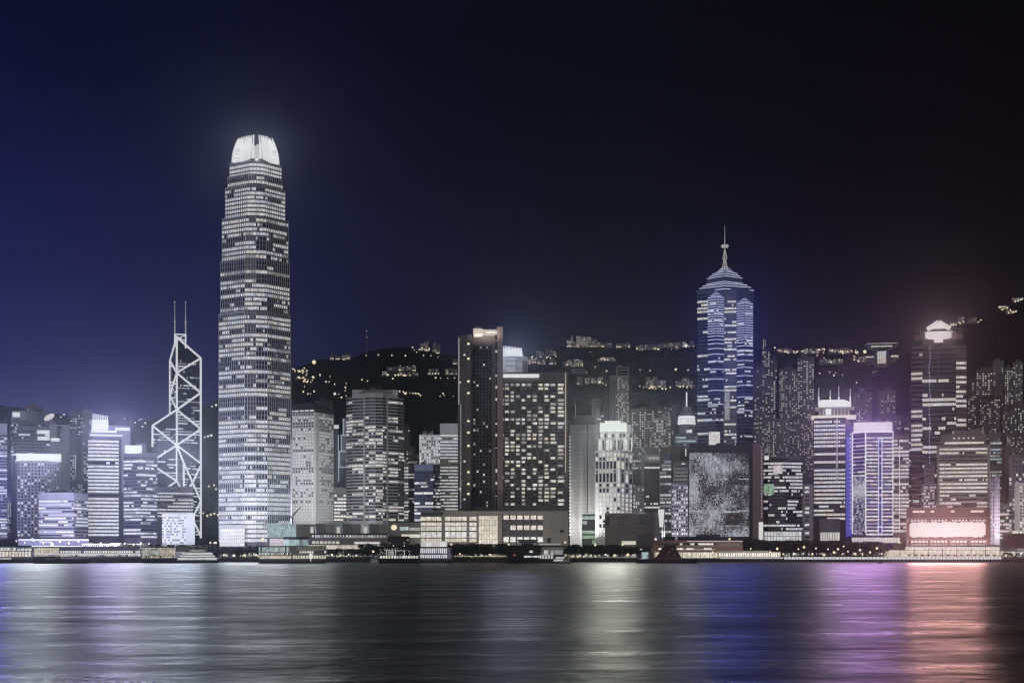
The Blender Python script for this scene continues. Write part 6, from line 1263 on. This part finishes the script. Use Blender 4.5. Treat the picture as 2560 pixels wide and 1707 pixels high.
# ------------------------------------------------------------------ boats
BOATS = []
def ferry(label, x0, x1, yw, decks, hull, side, group=None, bow=0, funnel=True, cat='boat'):
    Y = H * F / (yw - YH); m = Y / F
    B = Bld('ferry', label, cat, [(x0, 0), (x1, 0)], Y, yw, ['dark_wall'], 8, group, z0=-.5, core=False)
    L = x1 - x0
    mb = MB(); z1 = B.z(decks[0][1]); n = 12; hs = []
    for k in range(n + 1):
        f = k / n; wd = 4.2 * max(.12, min(1, f * 4 + .2, (1 - f) * 4 + .2)) ; hs.append((x0 + L * f, wd, .35 * (abs(f - .5) * 2) ** 3))
    for (xa, wa, ra), (xb, wb, rb) in zip(hs, hs[1:]):
        p = [B.pt(xa, 4.5 - wa), B.pt(xb, 4.5 - wb), B.pt(xb, 4.5 + wb), B.pt(xa, 4.5 + wa)]
        mb.hexa([(*p[0], -.4), (*p[1], -.4), (*p[2], -.4), (*p[3], -.4), (*p[0], z1 + ra), (*p[1], z1 + rb), (*p[2], z1 + rb), (*p[3], z1 + ra)])
    mb.build('hull', hull, B.root)
    for a, yb, yt, inset in decks:
        xa, xb = x0 + inset, x1 - inset; B.box('deck_slab', xa - 2, xb + 2, yb - .8, yb + .4, .3, 8.5, side); dh = B.box('deck_house', xa, xb, yt, yb - .8, .9, 8, side); n = max(3, int((xb - xa) / 5))
        for k in range(n): x = xa + 1 + (xb - xa - 2) * k / n; B.box('window', x + .4, x + (xb - xa - 2) / n - .5, yt + .8, yb - 1.6, .75, .92, R.choice(a), dh)
    if funnel: B.box('funnel', (x0 + x1) / 2 - 4, (x0 + x1) / 2 + 3, decks[-1][2] - 7, decks[-1][2], 3, 6, 'dark_wall'); B.rod('mast', (x0 + x1) / 2 - 12, decks[-1][2] - 10, decks[-1][2], 4, .18, 'dim_white')
    return B
WL = ('glow_white', 'lit', 'sign_cool')
B = ferry('white three-deck ferry moored left of the tree clump', 438, 548, 1406.5, [(WL, 1400, 1393, 5), (WL, 1393, 1387, 10), (WL, 1387, 1380, 16), (('lit_dim',), 1379.5, 1373, 34)], 'hull_dark', 'white_paint'); B.box('roof_canopy', 474, 530, 1369, 1371, 0, 8, 'dark_wall'); B.done()
B = ferry('white ferry with a cream bow moored by the peaked pier house', 1380, 1428, 1408, [(WL, 1403, 1397, 4), (WL, 1396.5, 1391, 9)], 'steel_blue', 'white_paint', funnel=False); B.trap('bow_house', (1404, 1426), (1412, 1424), 1405, 1391, -.6, 6, 'cream_paint'); B.box('bow_window', 1412, 1420, 1394, 1397, -.8, -.55, 'glass_black'); B.done()
B = ferry('small launch with warm cabin lights at the left edge', -12, 33, 1407, [(('lit_warm', 'lit'), 1399, 1393, 4)], 'hull_dark', 'tan_wall', funnel=False); B.done()
B = ferry('long low dark barge lying across the yellow-lit pier', 82, 222, 1408.5, [(('glass_black', 'lit_dim'), 1397, 1392, 60)], 'hull_dark', 'hull_dark', funnel=False); B.done()
B = ferry('small white-roofed launch left of the dark speckled pier', 926, 950, 1407, [(('glass', 'lit_dim'), 1400, 1393, 3)], 'white_paint', 'white_paint', funnel=False); B.done()
def tug():
    yw = 1407.5; Y = H * F / (yw - YH)
    B = ferry('dark red workboat with a cone-shaped bridge tower', 1590, 1742, yw, [(('glass_black', 'lit_dim', 'glass_black'), 1397, 1393, 46)], 'hull_dark', 'hull_red', funnel=False)
    B.trap('bridge_tower', (1640, 1704), (1664, 1688), 1394, 1366, 1.5, 7, 'hull_red'); B.trap('tower_shade', (1638, 1662), (1660, 1672), 1394, 1366, 3, 8, 'hull_dark'); B.box('tower_top', 1660, 1690, 1362, 1366.5, 1, 7, 'hull_dark'); B.rod('mast', 1678, 1346, 1363, 4, .2, 'mid_metal'); B.box('crosstree', 1668, 1690, 1361, 1362, 3.8, 4.2, 'mid_metal')
    for x, y in ((1672, 1378), (1684, 1386), (1680, 1372), (1668, 1386)): B.box('porthole', x, x + 2.4, y, y + 2, 1.2, 1.5, 'lit_dim')
    B.box('rub_rail', 1628, 1722, 1394, 1395.2, -.2, .2, 'hull_red'); B.box('bow_light', 1598, 1612, 1396, 1397, -.2, .2, 'dim_white'); B.rod('derrick', 1700, 1380, 1393, 3, .15, 'mid_metal'); B.done()
tug()
Yb = H * F / (1407.5 - YH); r_ = root('buoy', 'small dark buoy floating in front of the glowing arches', 'buoy', (X(2199, Yb), Yb, 0)); mb = MB(); c = (X(2199, Yb), Yb); mb.lathe(c, [(1.2, -.3), (1.6, .3), (1.4, .8), (.5, 1.1)], 12); mb.build('float', 'hull_dark', r_)
mb = MB(); mb.tube((*c, 1.0), (*c, 2.6), .5, .2); mb.build('cage', 'hull_dark', r_); mb = MB(); mb.lathe(c, [(.1, 2.6), (.28, 2.8), (.1, 3.0)], 6); mb.build('lamp', 'hull_red', r_)
def crane(px, py, Y, label):
    r_ = root('crane', label, 'crane', (X(px, Y), Y, 3)); mb = MB(); mb.tube((X(px, Y), Y, 3), (X(px, Y), Y, Z(py, Y)), .9, .9, 4); mb.build('tower', 'hull_dark', r_); mb = MB(); a = Vector((X(px - 3, Y), Y, Z(py + 4, Y))); b_ = Vector((X(px + 22, Y), Y, Z(py - 26, Y)))
    mb.tube(a, b_, .5, .3, 4); mb.tube(a + Vector((0, 0, 2)), b_, .35, .25, 4)
    for k in range(8): q = a.lerp(b_, k / 8); mb.tube(q, a.lerp(b_, (k + .5) / 8) + Vector((0, 0, 2 * (1 - k / 8))), .2, .2, 4)
    mb.build('jib', 'hull_dark', r_); mb = MB(); mb.box(X(px - 4, Y), X(px + 3, Y), Y - 1.5, Y + 1.5, Z(py + 3, Y), Z(py - 2, Y)); mb.build('cab', 'hull_dark', r_)
crane(731, 1291, 1560, 'dark derrick crane standing against the white porthole tower')
crane(512, 1276, 1900, 'thin dark crane in the gap between the two tallest western towers')

# ------------------------------------------------------------------ trees and promenade lamps
m, t, b = nodes_mat('leaves'); b.inputs['Roughness'].default_value = .8
g = nn(t, 'ShaderNodeNewGeometry'); n = nn(t, 'ShaderNodeTexNoise'); n.inputs['Scale'].default_value = .6; t.links.new(g.outputs['Position'], n.inputs['Vector'])
r = nn(t, 'ShaderNodeValToRGB'); setramp(r, [(.3, (.020, .026, .014)), (.7, (.060, .066, .036))]); t.links.new(n.outputs[0], r.inputs[0]); t.links.new(r.outputs[0], b.inputs['Base Color']); MATS['leaves'] = m
def leaf_clump(mb, c, rad, n, size):
    for _ in range(n):
        d = Vector((R.gauss(0, 1), R.gauss(0, 1), R.gauss(0, 1))).normalized() * rad * R.random() ** .4; d.z *= .7; p = Vector(c) + d
        u = Vector((R.gauss(0, 1), R.gauss(0, 1), R.gauss(0, 1))).normalized(); q = u.orthogonal().normalized() * size * R.uniform(.6, 1.2); u = u * size * R.uniform(.6, 1.2)
        mb.quad(p - u, p + q * .7, p + u, p - q * .7)
def tree_meshes(seed):
    R.seed(seed); tr = MB(); cr_ = MB(); tr.tube((0, 0, -.3), (0, 0, 4.2), .32, .22, 6)
    for k in range(8):
        an = R.uniform(0, 6.28); rr = R.uniform(1.2, 3.4); tip = (rr * math.cos(an), rr * math.sin(an), R.uniform(3.4, 8.0)); tr.tube((0, 0, R.uniform(2.4, 3.4)), tip, .14, .05, 5); leaf_clump(cr_, tip, R.uniform(1.3, 2.1), 75, .42)
    leaf_clump(cr_, (0, 0, 7.3), 2.4, 120, .42); leaf_clump(cr_, (0, 0, 5.2), 2.6, 120, .42)
    return tr.mesh('trunk', ['bark']), cr_.mesh('crown', ['leaves'])
TREES = [tree_meshes(s) for s in range(5)]; R.seed(77)
def palm_mesh():
    tr = MB(); tr.tube((0, 0, -.3), (.3, 0, 7.6), .24, .16, 6); cr_ = MB()
    for k in range(13):
        an = 6.283 * k / 13 + R.uniform(-.15, .15); d = Vector((math.cos(an), math.sin(an), 0)); sd = Vector((-d.y, d.x, 0)); rise = R.uniform(.1, .9); prev = Vector((.3, 0, 7.5))
        for s_ in range(1, 5): f = s_ / 4; p = Vector((.3, 0, 7.5)) + d * 3.0 * f + Vector((0, 0, rise * 2.4 * f - 2.6 * f * f)); wv = .38 * (1 - .6 * f); cr_.quad(prev - sd * wv, prev + sd * wv, p + sd * wv * .8, p - sd * wv * .8); prev = p
    return tr.mesh('trunk', ['bark']), cr_.mesh('fronds', ['leaves'])
PALM = palm_mesh()
def tree(px, top, Y, label, group, palm=False, z0=3.0):
    k = R.randrange(5); tm, cm_ = PALM if palm else TREES[k]; hh = (Z(top, Y) - z0) / (9.0 if palm else 9.3)
    r_ = root('palm_tree' if palm else 'tree', label, 'palm' if palm else 'tree', (X(px, Y), Y, z0), group); r_.rotation_euler = (0, 0, R.uniform(0, 6.28)); r_.scale = (hh * R.uniform(1.0, 1.3), hh * R.uniform(1.0, 1.3), hh)
    for me in (tm, cm_): o = bpy.data.objects.new(me.name.split('.')[0], me); sc.collection.objects.link(o); o.parent = r_
    return r_
def grove(spans, label, group, Y=1418):
    rows = []
    for x0, x1, n, top in spans:
        for k in range(n): px_ = x0 + (x1 - x0) * (k + .5) / n + R.uniform(-4, 4); t_ = tree(px_, top + R.uniform(-2, 3.5), Y + R.uniform(-6, 12), label, group); rows.append((px_, t_))
    relabel(rows, label)
grove([(552, 646, 8, 1363)], 'dark leafy tree of the clump left of the green glass pier', 'tree clump beside the ferry')
grove([(816, 940, 9, 1369), (900, 962, 4, 1356)], 'dark leafy tree in front of the skylight mall', 'trees in front of the mall')
grove([(1020, 1062, 3, 1357), (1108, 1150, 3, 1358)], 'dark leafy tree framing the brightest pier', 'trees at the brightest pier')
grove([(1145, 1275, 12, 1358)], 'dark leafy tree in the row below the hotel podium', 'trees below the hotel podium')
grove([(1412, 1498, 8, 1360), (1492, 1566, 7, 1359)], 'dark leafy tree in the grove below the blank pale slab', 'trees below the blank slab')
grove([(1566, 1592, 3, 1366)], 'smaller tree between the dark grove and the tower on legs', 'small trees by the tower on legs')
grove([(1852, 1902, 5, 1343), (1902, 1985, 8, 1348)], 'dark tree in the belt right of the red terminal', 'trees right of the red terminal', 1455)
grove([(1985, 2130, 13, 1348), (2130, 2206, 7, 1352)], 'dark tree with lamps behind it along the right promenade', 'trees along the right promenade', 1440)
grove([(2505, 2575, 7, 1380)], 'low bush-like tree under the billboard', 'trees under the billboard', 1420)
grove([(352, 372, 2, 1356), (310, 330, 2, 1356)], 'small dark tree on the raised walkway at left', 'trees by the left walkway', 1495)
grove([(360, 420, 3, 1366)], 'dark shrub-like tree behind the glittering pier', 'trees behind the glittering pier', 1500)
PR = []
for px, top in ((1168, 1352), (1180, 1351), (1204, 1353), (1212, 1356), (918, 1351), (932, 1357), (2182, 1346)): o = tree(px, top, 1412, 'palm rising above the dark promenade trees', 'promenade palms', True); PR.append((px, o))
relabel(PR, 'palm among the promenade trees')
PL = []
WLG = 'warm promenade lamp among the dark trees'
for px, py in [(2010, 1367), (2109, 1365), (1985, 1384), (2008, 1384), (2031, 1384), (1943, 1371), (1877, 1371), (1782, 1380), (1413, 1355), (1128, 1360), (1272, 1361), (933, 1378), (1556, 1361), (1488, 1361), (2085, 1380), (2095, 1372), (2060, 1386), (2138, 1384), (1824, 1347), (1250, 1390), (1180, 1391), (1430, 1391), (1445, 1391), (1460, 1391), (1475, 1391), (1490, 1391), (1536, 1388), (560, 1386), (585, 1388), (612, 1387), (640, 1386), (830, 1386), (850, 1388), (872, 1385), (890, 1388), (1030, 1372), (1150, 1384), (1205, 1388), (1225, 1386), (1514, 1386), (1570, 1386), (1690, 1384), (1725, 1386), (1762, 1383), (1860, 1382), (1895, 1386), (1925, 1378), (1958, 1384), (1996, 1372), (2040, 1370), (2070, 1372), (2120, 1378), (2150, 1374), (2175, 1380), (2192, 1370), (2204, 1384), (2250, 1356), (2515, 1388), (2536, 1386), (2552, 1384)]: o = street_lamp(px, py, 1408, R.uniform(.7, 1.25), R.choice(('lamp_warm', 'lamp_warm', 'lamp_white')), WLG, 'promenade lamps', 6.5 if py < 1380 else 3.2); PL.append((px, o))
SEG = [(700, 'below the tallest tower'), (1000, 'in front of the skylight mall'), (1300, 'below the hotel podium'), (1600, 'in the grove below the blank pale slab'), (1870, 'in front of the red terminal'), (2005, 'in the belt right of the red terminal'), (2090, 'left of the small buoy'), (2260, 'by the small buoy'), (9999, 'under the billboard')]
WR = []
for px, py in [(40, 1352), (62, 1356), (84, 1351), (108, 1357), (150, 1353), (172, 1357), (196, 1352), (228, 1360), (252, 1357), (268, 1362), (312, 1358), (334, 1361), (352, 1357), (372, 1359)]: WR.append((px, street_lamp(px, py, 1488, R.uniform(.7, 1.2), R.choice(('lamp_white', 'lamp_warm')), '', 'walkway lamps', 7)))
relabel(WR, 'lamp along the raised walkways at left')
for i_, (hi, nm) in enumerate(SEG): 
    q = [r for r in PL if (SEG[i_ - 1][0] if i_ else -99) <= r[0] < hi]
    if q: relabel(q, 'promenade lamp ' + nm)
street_lamp(130, 1360, 1480, 1.5, 'lamp_warm', 'brightest warm lamp on the white-trailed road at left', None, 9); street_lamp(159, 1388, 1380, 1.2, 'lamp_white', 'bright white lamp at the foot of the yellow-lit pier', None, 3.5); street_lamp(1639, 1347, 1412, 1.1, 'lamp_white', 'bright white lamp beside the dark tower on legs', None, 14); street_lamp(657, 1348, 1480, 1.6, 'lamp_warm', 'large warm lamp at the foot of the glass wedge', None, 12); street_lamp(288, 1361, 1470, 1.8, 'lamp_warm', 'large warm lamp on the darker walkway', None, 9)
relabel([(px, street_lamp(px, 1356, 1500, .9, 'lamp_warm', 'warm lamp beside the tallest tower\'s lobby', 'lamps by the tallest tower', 9)) for px in (526, 536, 540)], 'warm lamp beside the tallest tower\'s lobby')

# ------------------------------------------------------------------ haze over the city, added for the bloom around bright signs
hm = bpy.data.materials.new('haze'); hm.use_nodes = True; ht = hm.node_tree; ht.nodes.clear()
pv = nn(ht, 'ShaderNodeVolumePrincipled'); ho = nn(ht, 'ShaderNodeOutputMaterial'); ht.links.new(pv.outputs[0], ho.inputs['Volume'])
pv.inputs['Color'].default_value = (.78, .84, 1.0, 1); pv.inputs['Density'].default_value = .00005; pv.inputs['Anisotropy'].default_value = .945
MATS['haze'] = hm
mb = MB(); mb.box(-7000, 7000, -700, 9500, -6, 505)
o = mb.build('haze', 'haze'); o['kind'] = 'stuff'
